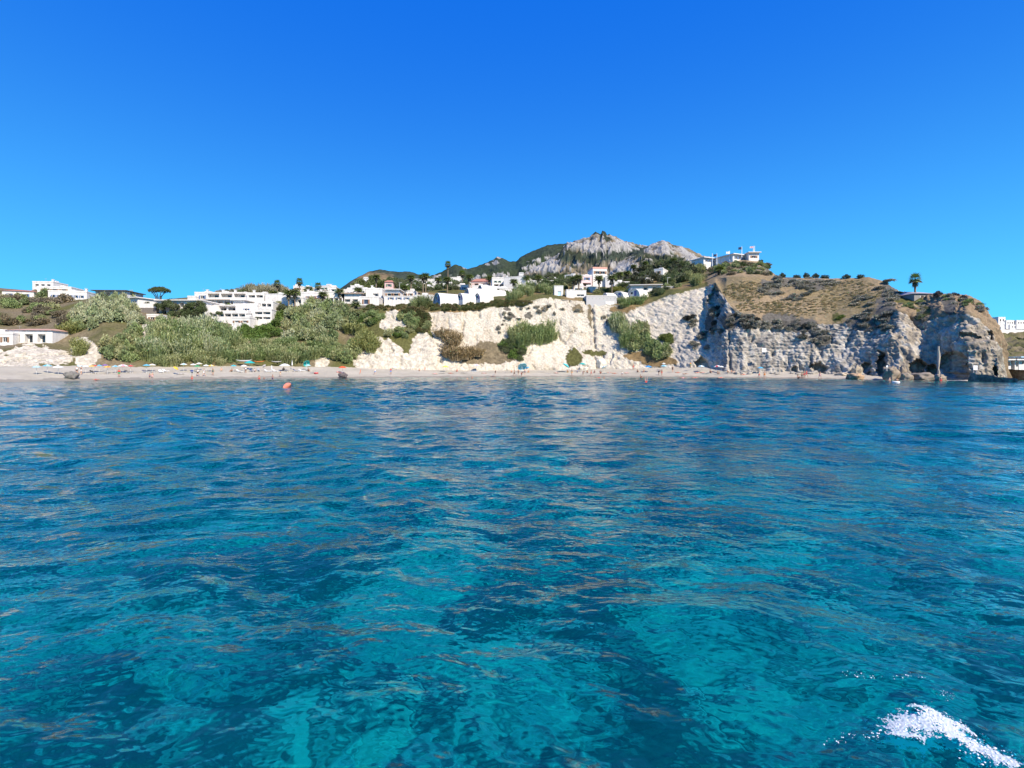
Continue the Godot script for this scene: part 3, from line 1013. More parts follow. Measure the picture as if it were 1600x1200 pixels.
	house("hotel_wing", "lowest white hotel block above the bright green bush", "hotel", 362, 390, 497, 513, 170, 7, 0.0, [[2, 0.05, 0.95, 0.55, 0.75, 0.5, 0.3, W]], {})
	# houses between the hotel and the cliff
	house("white_house", "long low white wall right of the hotel", "house", 413, 448, 460, 470, 205, 8, -0.1, [], {"rim": 0.3})
	house("white_house", "white house with two dark doorways right of the hotel", "house", 440, 474, 466, 487, 192, 8, 0.0, [[3, 0.05, 0.95, 0.1, 0.42, 0.5, 1.2, L], [2, 0.4, 0.95, 0.62, 0.9, 0.6, 0.8, L]], {"parapet": false})
	house("white_house", "white house with red tiled lean-to between palms", "house", 470, 502, 458, 472, 205, 8, 0.0, [[2, 0.2, 0.8, 0.3, 0.65, 0.4, 0.3, W]], {"chimney": [-0.3, 0.35], "awning": [0.4, 1.0, 0.4, 2.0]})
	house("white_house", "white house with dark glazed gallery behind the largest olive bush", "house", 511, 538, 457, 474, 206, 8, 0.0, [[3, 0.1, 0.95, 0.1, 0.5, 0.8, 1.6, L]], {"chimney": [-0.45], "parapet": false})
	house("white_house", "white house with a brownish flat porch left of the stone wall", "house", 534, 564, 459, 476, 206, 8, 0.0, [[2, 0.1, 0.9, 0.15, 0.5, 0.7, 1.2, L]], {"roof": "slab", "rim_paint": paint(0.55, 0.42, 0.33)})
	house("white_house", "white house with blue-framed double door above the stone wall", "house", 562, 592, 465, 477, 196, 7, 0.05, [[1, 0.15, 0.5, 0.15, 0.75, 0.6, 0.3, W]], {"frame": blue})
	house("white_house", "small two-level white house with dark arch near the stone wall", "house", 572, 597, 452, 468, 206, 8, 0.1, [[1, 0.35, 0.85, 0.3, 0.6, 0.7, 1.0, L]], {"chimney": [-0.2], "parapet": false})
	house("white_house", "white house with pale blue glazed veranda", "house", 602, 624, 453, 466, 204, 7, 0.0, [[2, 0.1, 0.95, 0.1, 0.6, 0.8, 0.8, W]], {"roof": "slab", "frame": paint(0.45, 0.62, 0.7)})
	house("white_house", "long low white wall with terrace above the grassy cliff edge", "house", 600, 646, 463, 472, 194, 5, 0.0, [[3, 0.1, 0.9, 0.45, 0.8, 0.4, 0.3, W]], {"rim": 0.2})
	house("pink_house", "small pink house with stepped roof among trees", "house", 601, 614, 441, 451, 262, 7, 0.1, [[1, 0.2, 0.8, 0.3, 0.7, 0.6, 0.4, W]], {"wall": paint(0.62, 0.42, 0.40), "roof": "tile", "rim": 1.6})
	house("white_house", "long white building behind the dark hedge and palms", "house", 645, 682, 437, 445, 300, 9, 0.0, [[5, 0.05, 0.95, 0.3, 0.65, 0.35, 0.3, W]], {})
	house("white_house", "white block house with aerial right of the tall shaggy palm", "house", 704, 722, 434, 443, 290, 8, 0.0, [], {"rim": 0.4})
	vault("leftmost white vaulted bungalow with dark blue end wall on the cliff top", 681, 716, 459, 473, 190, 0.55)
	vault("second white vaulted bungalow from the left on the cliff top", 717, 743, 459, 470, 190, 0.55)
	vault("third white vaulted bungalow from the left on the cliff top", 744, 768, 459, 469, 190, 0.55)
	vault("long upper white vaulted bungalow behind the front three", 727, 790, 452, 462, 206, 0.45)
	vault("topmost white vaulted bungalow behind the others", 748, 792, 447, 456, 222, 0.45)
	house("tiled_house", "low house with two brown tiled roofs beside a bushy palm", "house", 736, 772, 440, 449, 255, 9, 0.0, [[3, 0.1, 0.9, 0.1, 0.7, 0.6, 1.4, L]], {"roof": "tile", "rim": 2.2, "wall": paint(0.55, 0.42, 0.38), "parapet": false})
	house("white_house", "large plain white house with blank sunlit wall at centre", "house", 786, 822, 433, 452, 235, 12, -0.3, [], {"rim": 0.3, "chimney": [-0.5]})
	house("white_house", "white wing with dark covered terrace left of the large plain wall", "house", 769, 790, 435, 450, 240, 10, 0.1, [[2, 0.1, 0.95, 0.05, 0.4, 0.8, 2.0, L], [2, 0.1, 0.7, 0.55, 0.75, 0.4, 0.3, W]], {"parapet": false})
	house("white_house", "low white house behind reeds right of the large plain wall", "house", 824, 866, 439, 448, 250, 8, 0.0, [[3, 0.1, 0.9, 0.3, 0.7, 0.35, 0.3, W]], {"rim": 0.3})
	house("white_house", "white house with shaded left side behind dark pines", "house", 882, 896, 430, 442, 268, 8, -0.5, [[1, 0.2, 0.6, 0.3, 0.6, 0.5, 0.3, W]], {"rim": 0.3})
	house("pink_house", "pinkish house with brown porch left of the tall white tower house", "house", 908, 925, 431, 448, 236, 8, 0.1, [[1, 0.1, 0.95, 0.05, 0.35, 0.9, 2.0, L], [1, 0.3, 0.8, 0.6, 0.85, 0.6, 0.3, W]], {"wall": paint(0.72, 0.56, 0.55), "parapet": false})
	house("tower_house", "tall white house with two dark square windows under a red roof edge", "house", 926, 949, 420, 447, 240, 9, 0.12, [[2, 0.12, 0.9, 0.70, 0.86, 0.7, 0.4, W]], {"rim": 0.8, "rim_paint": paint(0.62, 0.34, 0.27)})
	house("white_house", "lower white wing right of the tall tower house", "house", 946, 960, 432, 448, 238, 8, -0.2, [[1, 0.3, 0.9, 0.15, 0.4, 0.7, 0.8, L]], {"parapet": false})
	house("white_house", "white cabin with pale blue door at the cliff edge", "house", 866, 880, 447, 462, 193, 5, 0.0, [[1, 0.3, 0.85, 0.0, 0.45, 0.7, 0.2, "d"]], {"door": paint(0.45, 0.66, 0.78), "rim": 0.2})
	house("white_house", "small white cabin with low wall at the cliff edge", "house", 885, 898, 453, 463, 190, 5, 0.0, [], {"rim": 0.2})
	house("white_house", "low white cabin with pinkish front above the terrace", "house", 898, 916, 454, 464, 192, 5, 0.0, [[1, 0.1, 0.9, 0.1, 0.4, 0.8, 0.3, W]], {"rim": 0.2})
	house("retaining_terrace", "sloping grey-white concrete terrace hanging over the cliff edge", "terrace", 916, 964, 463, 471, 184, 9, 0.05, [[8, 0.02, 0.98, 0.45, 0.7, 0.08, 0.1, W]], {"rim": 0.3, "wall": paint(0.46, 0.45, 0.44)})
	house("retaining_terrace", "white concrete underside below the hanging terrace", "terrace", 946, 960, 471, 479, 184, 6, 0.02, [], {"roof": "none"})
	vault("small white vaulted bungalow right of the hanging terrace", 944, 962, 458, 467, 189, 0.3)
	vault("white vaulted bungalow with blue end wall beside the pink flowers", 960, 982, 456, 467, 189, 0.8)
	vault("rightmost white vaulted bungalow under the long white building", 985, 1008, 452, 464, 188, 0.7)
	house("white_building", "long low white building with flat roof near the cliff corner", "house", 986, 1032, 446, 454, 196, 7, -0.08, [[2, 0.35, 0.95, 0.1, 0.75, 0.55, 0.8, L]], {"roof": "slab", "rim_paint": paint(0.5, 0.48, 0.47), "parapet": false})
	house("white_house", "small white house with shaded blue left wall among dark trees", "house", 1022, 1036, 421, 434, 240, 8, -0.6, [[1, 0.2, 0.7, 0.5, 0.8, 0.6, 0.4, W]], {"rim": 0.4})
	house("white_house", "white gable glimpsed between dark trees below the hilltop hotel", "house", 1050, 1062, 425, 430, 246, 6, 0.0, [], {"rim": 0.2})
	# further small white houses and walls that fill the terraces of the town
	var small := [
		[483, 500, 455, 464, "low white house left of the skyline gap in the left town", 1], [500, 516, 459, 470, "white cottage between the red lean-to and the glazed gallery", 1], [536, 556, 453, 461, "white cottage behind the brown porch house", 2], [548, 566, 447, 455, "white cottage high on the slope under the brown hill", 2],
		[586, 604, 456, 465, "white cottage between the two-level house and the veranda", 1], [626, 648, 455, 464, "white cottage right of the thin street lamp", 2], [646, 676, 462, 471, "white garden wall house below the pale-trunked palms", 0], [664, 686, 447, 453, "white terrace wall below the hedge", 0], [708, 734, 446, 453, "white cottage behind the tallest shaggy palm", 2], [738, 760, 447, 455, "white cottage under the brown tiled roofs", 1],
		[776, 800, 451, 459, "white terrace wall below the covered terrace", 0], [806, 832, 446, 453, "white cottage at the foot of the large plain wall", 1], [838, 864, 441, 448, "white cottage behind the reeds on the brow", 2], [858, 872, 436, 443, "white cottage among the rounded pines", 1], [896, 912, 447, 455, "white cottage below the palm pair", 1], [916, 934, 449, 457, "white terrace wall before the tower house", 0], [960, 984, 441, 449, "white cottage right of the tower house palms", 1], [1000, 1016, 436, 443, "white cottage in front of the dark wood", 1]]
	for e in small:
		house("white_cottage", e[4], "cottage", e[0], e[1], e[2], e[3], 0, 6, 0.06 * sin(e[0]), [[e[5], 0.1, 0.9, 0.15, 0.6, 0.45, 0.5, W]] if e[5] > 0 else [], {"rim": 0.35, "group": "small white cottages of the town"})
	var r := rng(500)
	for e in [[440, 590, 453, 460, 10], [596, 690, 449, 457, 7], [690, 800, 447, 453, 6], [800, 900, 444, 450, 7], [960, 1040, 436, 444, 5]]:
		for i in e[4]:
			var x: float = lerpf(e[0], e[1], (i + 0.2 + 0.6 * r.randf()) / e[4])
			var y: float = r.randf_range(e[2], e[3])
			var w := r.randf_range(9, 17)
			house("tiny_cottage", "tiny flat-roofed white cottage in the dense upper rows of the town", "cottage", x - w / 2, x + w / 2, y - r.randf_range(5, 7), y, 0, 6, r.randf_range(-0.25, 0.25), [[1 + r.randi() % 3, 0.08, 0.92, 0.12, 0.62, 0.5, 0.7, W]], {"rim": 0.3, "group": "tiny cottages in the upper rows of the town"})
	# hilltop hotel
	var hz := 232.0
	house("hilltop_hotel", "long white hotel with overhanging flat roof on the hilltop", "hotel", 1140, 1178, 399, 408, hz, 10, 0.42, [[4, 0.08, 0.9, 0.25, 0.65, 0.5, 0.4, W]], {"roof": "slab", "rim_paint": paint(0.72, 0.71, 0.72)})
	house("hilltop_hotel", "round-ended white pavilion with curved roof rim at the hilltop's right end", "hotel", 1170, 1186, 395, 405, 229, 9, 0.0, [[1, 0.3, 0.7, 0.2, 0.55, 0.9, 0.5, W]], {"roof": "slab", "rim": 1.2})
	house("hilltop_hotel", "lower sloping white hotel wing left of the dark tree", "hotel", 1096, 1126, 404, 411, 240, 8, 0.4, [[4, 0.1, 0.9, 0.2, 0.6, 0.5, 0.4, W]], {"roof": "slab", "rim_paint": paint(0.72, 0.71, 0.72)})
	var flags := [[1113, 409, 396, "", "bare white pole at the left end of the hilltop hotel roof"], [1120, 406, 396, "dark", "pole with small dark flag at the left of the hilltop hotel"], [1140, 401, 392, "white", "pole with white flag on the middle of the hilltop hotel roof"], [1159, 395, 385, "dark", "pole with dark flag right of the hilltop hotel's middle"], [1177, 391, 384, "red", "pole with red and white flag on the hilltop pavilion"], [1179, 391, 384, "", "bare white pole on the hilltop pavilion"]]
	for f in flags:
		var base := place(f[0], f[1], 231.0)
		var h: float = (f[1] - f[2]) / 800.0 * 231.0
		var o := thing("flagpole", f[4], "flagpole", base, 0.0, "flagpoles on the hilltop hotel")
		var s := Shape.new()
		s.tube([Vector3(0, -2, 0), Vector3(0, h, 0)], [0.16, 0.10], 6)
		part(o, "pole", s.mesh(), paint(0.8, 0.8, 0.8, 0.5))
		if f[3] != "":
			var fl := Shape.new()
			var dark := Color(0.02, 0.03, 0.08) if f[3] == "dark" else Color(0.75, 0.75, 0.75)
			for k in 4:
				fl.col = dark if f[3] != "red" else [Color(0.55, 0.04, 0.04), Color(0.7, 0.7, 0.7)][k % 2]
				var x0 := -0.1 - k * 0.35
				fl.quad(Vector3(x0, h * 0.55, sin(k * 1.3) * 0.12), Vector3(x0, h * 0.92, sin(k * 1.3) * 0.12), Vector3(x0 - 0.35, h * 0.90 - 0.2, sin(k * 1.3 + 1.3) * 0.12), Vector3(x0 - 0.35, h * 0.53 - 0.25, sin(k * 1.3 + 1.3) * 0.12))
			part(o, "flag", fl.mesh(), paint(1, 1, 1, 0.9))
	# right headland
	house("cliff_house", "low house with sloping grey roof on top of the right headland", "house", 1427, 1462, 459, 467, 131, 7, 0.1, [[3, 0.3, 0.95, 0.1, 0.6, 0.8, 0.6, W]], {"roof": "tile", "rim": 1.0, "rim_paint": paint(0.30, 0.29, 0.33), "wall": paint(0.24, 0.23, 0.22)})
	# houses of the next bay
	var far := [[1559, 1572, 496, 505, "white two-storey house at the top of the far slope", 2], [1563, 1572, 504, 513, "white house stacked below the top far house", 1], [1571, 1586, 501, 508, "wide white house on the far slope right of the stacked pair", 3], [1587, 1604, 501, 508, "white house with bluish shaded walls at the right edge on the far slope", 3], [1576, 1600, 508, 514, "blue-shaded terrace row under the far white houses", 4], [1583, 1592, 523, 527, "tiny white hut low on the far green slope", 1]]
	for f in far:
		house("far_house", f[4], "house", f[0], f[1], f[2], f[3], 400, 9, 0.15, [[f[5], 0.1, 0.9, 0.3, 0.7, 0.5, 0.5, W]], {"group": "white houses beyond the headland", "rim": 0.4})
	house("road_wall", "pale road wall crossing the far slope below the houses", "wall", 1560, 1625, 515, 517, 395, 3, 0.1, [], {"roof": "none"})
	# low walls, hedges' wall and mast
	house("stone_wall", "grey stone retaining wall under the house with the blue door", "wall", 555, 590, 477, 491, 190, 2.0, 0.0, [], {"wall": mats["stone"], "roof": "none"})
	house("garden_wall", "low white garden wall along the road near the cliff corner", "wall", 1033, 1060, 447, 450, 194, 0.4, 0.0, [], {"roof": "none", "wall": paint(0.3, 0.3, 0.28)})
	house("mountain_house", "tiny white house on the brown hill at left", "house", 568, 576, 433, 437, 1150, 12, 0.0, [[3, 0.1, 0.9, 0.3, 0.7, 0.5, 0.5, W]], {})
	house("mountain_house", "tiny white hamlet block under the mountain's tan shoulder", "house", 811, 818, 426, 429, 1250, 12, 0.0, [[3, 0.1, 0.9, 0.3, 0.7, 0.5, 0.5, W]], {})
	for l in [[624, 465, 442, "thin street lamp post beside the pale blue veranda"], [703, 448, 430, "lamp post with crossbar left of the white block house"], [1043, 447, 434, "slim lamp post near the cliff corner"], [772, 445, 437, "short lamp post by the dark covered terrace"]]:
		var zl := depth_on_land(l[0], l[1])
		var o := thing("street_lamp", l[3], "lamp post", place(l[0], l[1], zl))
		var h: float = (l[1] - l[2]) / 800.0 * zl
		var s := Shape.new()
		s.tube([Vector3(0, -1, 0), Vector3(0, h, 0)], [0.12, 0.08], 6)
		part(o, "pole", s.mesh(), paint(0.5, 0.48, 0.46))
		part(o, "lantern", box_shape(Vector3(0.5, h + 0.05, 0), Vector3(1.3, 0.14, 0.3)).mesh(), paint(0.4, 0.4, 0.4))

# ------------------------------------------------------------------ plants
func rng(s: int) -> RandomNumberGenerator:
	var r := RandomNumberGenerator.new()
	r.seed = s
	return r

func leaf(s: Shape, at: Vector3, along: Vector3, length: float, width: float, side: Vector3) -> void:
	var w := along.cross(side).normalized() * width
	var tip := at + along * length
	var mid := at + along * length * 0.45
	s.tri(at, mid + w, tip)
	s.tri(at, tip, mid - w)

func ball(r: RandomNumberGenerator) -> Vector3:
	var v := Vector3(r.randfn(), r.randfn(), r.randfn())
	return v.normalized() if v.length() > 0.01 else Vector3.UP

# rounded bush, radius 1, base at y = 0: leaves in clumps round many lobes
func bush_mesh(seed_: int, leaves: int, size: float, upright := 0.0) -> ArrayMesh:
	var r := rng(seed_)
	var s := Shape.new()
	var lobes := []
	for i in 26:
		var d := ball(r)
		d.y = absf(d.y) * 0.85
		var at := Vector3(d.x * 0.62, 0.28 + d.y * 0.72, d.z * 0.62) * r.randf_range(0.65, 1.1)
		lobes.append([at, r.randf_range(0.16, 0.34), r.randf_range(0.5, 1.45)])
	for i in leaves:
		var lobe: Array = lobes[r.randi() % lobes.size()]
		var d := ball(r)
		var at: Vector3 = lobe[0] + d * float(lobe[1]) * pow(r.randf(), 0.35)
		if at.y < 0.0: at.y = r.randf() * 0.1
		var tone: float = lobe[2] * r.randf_range(0.7, 1.25)
		s.col = Color(tone * r.randf_range(0.9, 1.15), tone, tone * r.randf_range(0.8, 1.1))
		var along := (d + ball(r) * 0.8 + Vector3.UP * (0.2 + upright)).normalized()
		leaf(s, at, along, size * r.randf_range(0.7, 1.4), size * 0.33, ball(r))
	return s.mesh()

# clump of giant reed, height 1, radius about 0.45
func reed_mesh(seed_: int, stalks: int, dry: float) -> ArrayMesh:
	var r := rng(seed_)
	var s := Shape.new()
	for i in stalks:
		var a := r.randf() * TAU
		var d := sqrt(r.randf()) * 0.42
		var root := Vector3(cos(a) * d, 0, sin(a) * d)
		var h := r.randf_range(0.55, 1.0) * (1.0 - d * 0.35)
		var lean := Vector3(cos(a), 0, sin(a)) * d * 0.55 + Vector3(r.randfn() * 0.07, 0, r.randfn() * 0.07)
		var tan_ := r.randf() < dry
		var tone := 0.45 + 1.0 * pow(r.randf(), 0.8)
		var green := Color(0.9 * tone, tone, 0.85 * tone)
		var straw := Color(2.0, 1.55, 1.2) * (0.6 + 0.4 * tone)
		var last := root
		for k in 3:
			var t := (k + 1) / 3.0
			var p := root + Vector3.UP * h * t + lean * t * t
			s.col = straw if tan_ else green.lerp(straw, 0.25)
			var wv := Vector3(r.randfn(), 0, r.randfn()).normalized() * 0.010
			s.quad(last - wv, p - wv, p + wv, last + wv)
			last = p
		for k in 9:
			var t := r.randf_range(0.15, 1.0)
			var p := root + Vector3.UP * h * t + lean * t * t
			var b := r.randf() * TAU
			var along := Vector3(cos(b), r.randf_range(0.2, 1.3), sin(b)).normalized()
			s.col = straw if tan_ or r.randf() < dry * 0.3 else green * r.randf_range(0.8, 1.2)
			leaf(s, p, along, r.randf_range(0.10, 0.22), 0.022, Vector3.UP)
	return s.mesh()

func palm_parts(seed_: int, fan: bool) -> Array:
	# trunk height 1 with the crown round its top; returns [trunk, fronds, dead skirt]
	var r := rng(seed_)
	var t := Shape.new()
	var path := []
	var rad := []
	for i in 9:
		path.append(Vector3(sin(i * 0.4) * 0.01, i / 8.0, 0))
		rad.append(lerpf(0.055, 0.040, i / 8.0) * (1.12 if i % 2 else 1.0))
	t.tube(path, rad, 8)
	var f := Shape.new()
	var k := Shape.new()
	var n := 46 if fan else 40
	for i in n:
		var a := i * 2.39996
		var up := lerpf(1.25, -0.35, i / float(n)) if not fan else lerpf(1.3, -0.6, i / float(n))
		var out := Vector3(cos(a), 0, sin(a))
		var length := r.randf_range(0.34, 0.44) if not fan else r.randf_range(0.24, 0.30)
		var tone := r.randf_range(0.65, 1.35)
		var dead := i > n * 0.86
		var target := k if dead else f
		target.col = Color(3.0, 2.1, 1.4) * tone if dead else Color(tone, tone, tone * 0.9)
		var prev := Vector3(0, 1.0, 0)
		var segs := 7
		for q in segs:
			var w := (q + 1) / float(segs)
			var droop := w * w * (0.62 if not fan else 0.35)
			var p := Vector3(0, 1.0, 0) + out * length * w * cos(up * (1.0 - 0.25 * w)) + Vector3.UP * length * (w * sin(up) - droop * 0.55)
			var dir := (p - prev).normalized()
			var side := dir.cross(Vector3.UP).normalized()
			if fan:
				if q == 3:
					for g in 9:
						var ang := (g - 4) * 0.33
						var along := (dir * cos(ang) + side * sin(ang) - Vector3.UP * 0.15).normalized()
						leaf(target, p, along, length * 0.85, 0.024, Vector3.UP)
				if q < 4: leaf(target, prev, dir, (p - prev).length() * 1.1, 0.006, Vector3.UP)
			else:
				var span := 0.11 * sin(PI * minf(1.0, 0.25 + w * 0.8)) + 0.02
				for g in [-1.0, 1.0]:
					for h in 2:
						var root := prev.lerp(p, h * 0.5)
						leaf(target, root, (side * g + dir * 0.6 - Vector3.UP * 0.35).normalized(), span * 1.3, 0.022, Vector3.UP)
				leaf(target, prev, dir, (p - prev).length() * 1.1, 0.006, Vector3.UP)
			prev = p
	for i in 60:
		var a := r.randf() * TAU
		var out := Vector3(cos(a), 0, sin(a))
		k.col = Color(3.0, 2.1, 1.4) * r.randf_range(0.5, 1.1)
		leaf(k, Vector3(0, r.randf_range(0.74, 1.0), 0) + out * 0.04, (out * 0.6 - Vector3.UP).normalized(), r.randf_range(0.12, 0.26), 0.03, out)
	return [t.mesh(), f.mesh(), k.mesh()]

var kinds := {}

func plant(called: String, label: String, category: String, mesh_key: String, material: Material, u: float, v: float, wide: float, tall: float, group := "", z := 0.0, turn := -1.0, own_part := "") -> Node3D:
	if z <= 0.0: z = depth_on_land(u, v)
	var o: Node3D
	if own_part == "":
		o = solid(called, kinds[mesh_key], material, label, category, group)
	else:
		o = thing(called, label, category, Vector3.ZERO, 0.0, group)
		part(o, own_part, kinds[mesh_key], material)
	o.position = place(u, v, z) - Vector3(0, 0.35, 0)
	o.rotation.y = turn if turn >= 0.0 else fmod(u * 1.7 + v, TAU)
	var m := z / 800.0
	o.scale = Vector3(wide * m, tall * m, wide * m)
	return o

func palm(label: String, u: float, foot: float, head: float, z := 0.0, fan := false, fat := 1.0) -> void:
	if z <= 0.0: z = depth_on_land(u, foot)
	var o := thing("palm_tree", label, "palm tree", place(u, foot, z), u, "palm trees of the town")
	var h := (foot - head) / 800.0 * z
	var key := "fan_palm" if fan else "date_palm"
	# the crown keeps its size of about four metres whatever the height of the trunk
	var crown := 6.4 * fat
	var tr := part(o, "trunk", kinds[key][0], paint(0.20, 0.15, 0.10))
	tr.scale = Vector3(5.0, h + 2.0, 5.0)
	tr.position.y = -2.0
	var cr := part(o, "crown", kinds[key][1], leafy(0.26, 0.33, 0.11))
	cr.scale = Vector3(0.8 if fan else 1.0, 1.0, 0.8 if fan else 1.0) * crown
	cr.position.y = h - crown
	var sk := part(o, "dead_fronds", kinds[key][2], leafy(0.14, 0.13, 0.09))
	sk.scale = Vector3.ONE * crown
	sk.position.y = h - crown

# many alike plants over ellipses of ground: [u, v, half width, half height]
func fill(called: String, label: String, category: String, keys: Array, tints: Array, spots: Array, count: int, wide: Array, tall: Array, seed_: int, group: String, z := 0.0) -> void:
	var r := rng(seed_)
	var area := 0.0
	for e in spots: area += e[2] * e[3]
	for e in spots:
		var n := maxi(1, roundi(count * e[2] * e[3] / area))
		for i in n:
			var a := r.randf() * TAU
			var d := sqrt(r.randf())
			var u: float = e[0] + cos(a) * d * e[2]
			var v: float = e[1] + sin(a) * d * e[3]
			var t: Array = tints[r.randi() % tints.size()]
			plant(called, label, category, keys[r.randi() % keys.size()], leafy(t[0], t[1], t[2]), u, v, r.randf_range(wide[0], wide[1]), r.randf_range(tall[0], tall[1]), group, z)

# ground cover that nobody could count: one object of many small plants
func cover(called: String, label: String, category: String, keys: Array, tints: Array, spots: Array, count: int, wide: Array, tall: Array, seed_: int) -> void:
	var r := rng(seed_)
	var area := 0.0
	for e in spots: area += e[2] * e[3]
	var at: Array[Transform3D] = []
	var tone: Array[Color] = []
	for e in spots:
		for i in maxi(1, roundi(count * e[2] * e[3] / area)):
			var a := r.randf() * TAU
			var d := sqrt(r.randf())
			var u: float = e[0] + cos(a) * d * e[2]
			var v: float = e[1] + sin(a) * d * e[3]
			var z := depth_on_land(u, v)
			var w := r.randf_range(wide[0], wide[1]) * z / 800.0
			var b := Basis(Vector3.UP, r.randf() * TAU) * Basis.from_scale(Vector3(w, r.randf_range(tall[0], tall[1]) * z / 800.0, w))
			at.append(Transform3D(b, place(u, v, z) - Vector3(0, 0.3, 0)))
			var t: Array = tints[r.randi() % tints.size()]
			tone.append(Color(t[0], t[1], t[2]))
	var mm := MultiMesh.new()
	mm.transform_format = MultiMesh.TRANSFORM_3D
	mm.use_colors = true
	mm.mesh = kinds[keys[0]]
	mm.instance_count = at.size()
	for i in at.size():
		mm.set_instance_transform(i, at[i])
		mm.set_instance_color(i, tone[i])
	var o := MultiMeshInstance3D.new()
	o.name = called
	o.multimesh = mm
	o.material_override = leafy(1, 1, 1)
	add_child(o)
	tag(o, label, category, "", "stuff")

func make_plants() -> void:
	for i in 4:
		kinds["bush%d" % i] = bush_mesh(100 + i, 1500, 0.14)
		kinds["willow%d" % i] = bush_mesh(110 + i, 1300, 0.19, 0.8)
		kinds["scrub%d" % i] = bush_mesh(120 + i, 700, 0.22, 0.3)
		kinds["reed%d" % i] = reed_mesh(130 + i, 110, 0.08)
		kinds["mixed%d" % i] = reed_mesh(140 + i, 110, 0.40)
		kinds["dry%d" % i] = reed_mesh(150 + i, 110, 0.92)
	kinds["date_palm"] = palm_parts(160, false)
	kinds["fan_palm"] = palm_parts(161, true)
	var green := [[0.25, 0.32, 0.125], [0.32, 0.36, 0.16], [0.20, 0.26, 0.11], [0.37, 0.38, 0.19]]
	var grey := [[0.39, 0.43, 0.25], [0.30, 0.36, 0.19], [0.45, 0.47, 0.30]]
	var dark := [[0.09, 0.13, 0.045], [0.11, 0.15, 0.055], [0.125, 0.145, 0.07]]
	var bright := [[0.13, 0.21, 0.035], [0.11, 0.18, 0.032]]
	var brown := [[0.22, 0.185, 0.125], [0.18, 0.155, 0.11], [0.25, 0.205, 0.13]]
	var ash := [[0.36, 0.34, 0.30], [0.29, 0.275, 0.24], [0.40, 0.37, 0.31]]
	var reeds := ["reed0", "reed1", "reed2", "reed3"]
	var mixed := ["mixed0", "mixed1", "mixed2", "mixed3"]
	var dry := ["dry0", "dry1", "dry2", "dry3"]
	var bush := ["bush0", "bush1", "bush2", "bush3"]
	var willow := ["willow0", "willow1", "willow2", "willow3"]
	var scrub := ["scrub0", "scrub1", "scrub2", "scrub3"]
	# left slope
	fill("olive_bush", "grey-green bush on the wild slope at far left below the houses", "bush", willow + bush, green + brown, [[30, 490, 60, 24], [90, 490, 40, 16], [60, 470, 50, 8]], 44, [9, 16], [8, 15], 201, "bushes on the far left slope")
	fill("olive_bush", "tall grey-green thicket bush left of the stone terrace house", "bush", willow, grey, [[165, 492, 40, 16], [135, 505, 18, 14], [195, 485, 18, 10]], 34, [9, 15], [13, 22], 202, "thicket at left of the town")
	fill("olive_bush", "dense green thicket bush low on the slope above the left beach", "bush", willow, green, [[190, 550, 34, 16], [205, 530, 24, 10]], 26, [9, 15], [12, 20], 203, "thicket above the left beach")
	fill("giant_reed", "reed clump in the thicket between the left beach and the hotel", "reed", reeds + mixed, green + grey, [[280, 540, 46, 20], [330, 545, 40, 20], [250, 560, 30, 10]], 60, [18, 30], [24, 42], 204, "reed thicket below the hotel")
	fill("olive_bush", "silvery bush in the thicket below the hotel", "bush", willow, grey + green, [[285, 525, 44, 16], [330, 520, 34, 10], [262, 530, 14, 14], [355, 545, 20, 14]], 20, [8, 12], [12, 18], 205, "silvery bushes below the hotel")
	fill("giant_reed", "tan dry reed clump along the back of the left beach", "reed", dry + mixed, green, [[330, 566, 50, 6], [420, 565, 40, 6], [460, 560, 30, 10], [270, 570, 30, 3], [505, 548, 20, 8]], 56, [14, 24], [15, 27], 206, "dry reeds at the back of the left beach")
	fill("green_bush", "bright green leafy bush below the hotel", "bush", bush, bright, [[405, 522, 32, 8], [390, 530, 22, 6], [430, 500, 10, 12]], 26, [9, 14], [9, 14], 207, "bright green bushes below the hotel")
	fill("olive_bush", "grey-green bush forming the large mound right of the hotel", "bush", willow, grey + green, [[492, 512, 46, 26], [510, 495, 34, 14], [470, 525, 24, 14]], 60, [10, 16], [13, 20], 208, "large mound of grey-green bushes")
	fill("olive_bush", "dark green low bush at the foot of the large mound", "bush", willow, green, [[530, 560, 26, 10], [520, 550, 18, 8]], 18, [9, 13], [12, 18], 209, "bushes right of the teal parasol")
	fill("giant_reed", "yellowish reed clump beside the white rocks", "reed", mixed + reeds, [[0.30, 0.31, 0.11]], [[568, 540, 20, 14], [555, 520, 12, 8], [120, 552, 10, 8], [110, 520, 12, 10]], 22, [14, 22], [14, 24], 210, "yellowish reeds by the white rocks")
	fill("olive_bush", "low green bush on the slope under the stone wall", "bush", bush, green + bright, [[575, 500, 22, 12], [625, 522, 24, 7], [655, 510, 20, 5]], 30, [7, 12], [6, 11], 211, "low bushes under the stone wall")
	cover("brow_scrub", "low olive ground cover along the brow of the white cliff", "ground cover", scrub, [[0.15, 0.16, 0.05], [0.19, 0.16, 0.07], [0.12, 0.14, 0.045]], [[610, 480, 34, 4], [700, 481, 60, 5], [760, 475, 30, 4], [645, 490, 20, 8], [660, 505, 14, 16], [800, 474, 30, 5], [580, 485, 12, 6]], 420, [3, 7], [2.5, 6], 212)
	fill("giant_reed", "reed clump at the brow of the cliff between the houses", "reed", reeds + mixed, green + [[0.15, 0.18, 0.07]], [[650, 478, 16, 4], [662, 479, 10, 3], [830, 459, 26, 4], [850, 459, 14, 3], [880, 459, 8, 2], [800, 468, 14, 4]], 30, [10, 16], [14, 22], 213, "reeds on the brow of the white cliff")
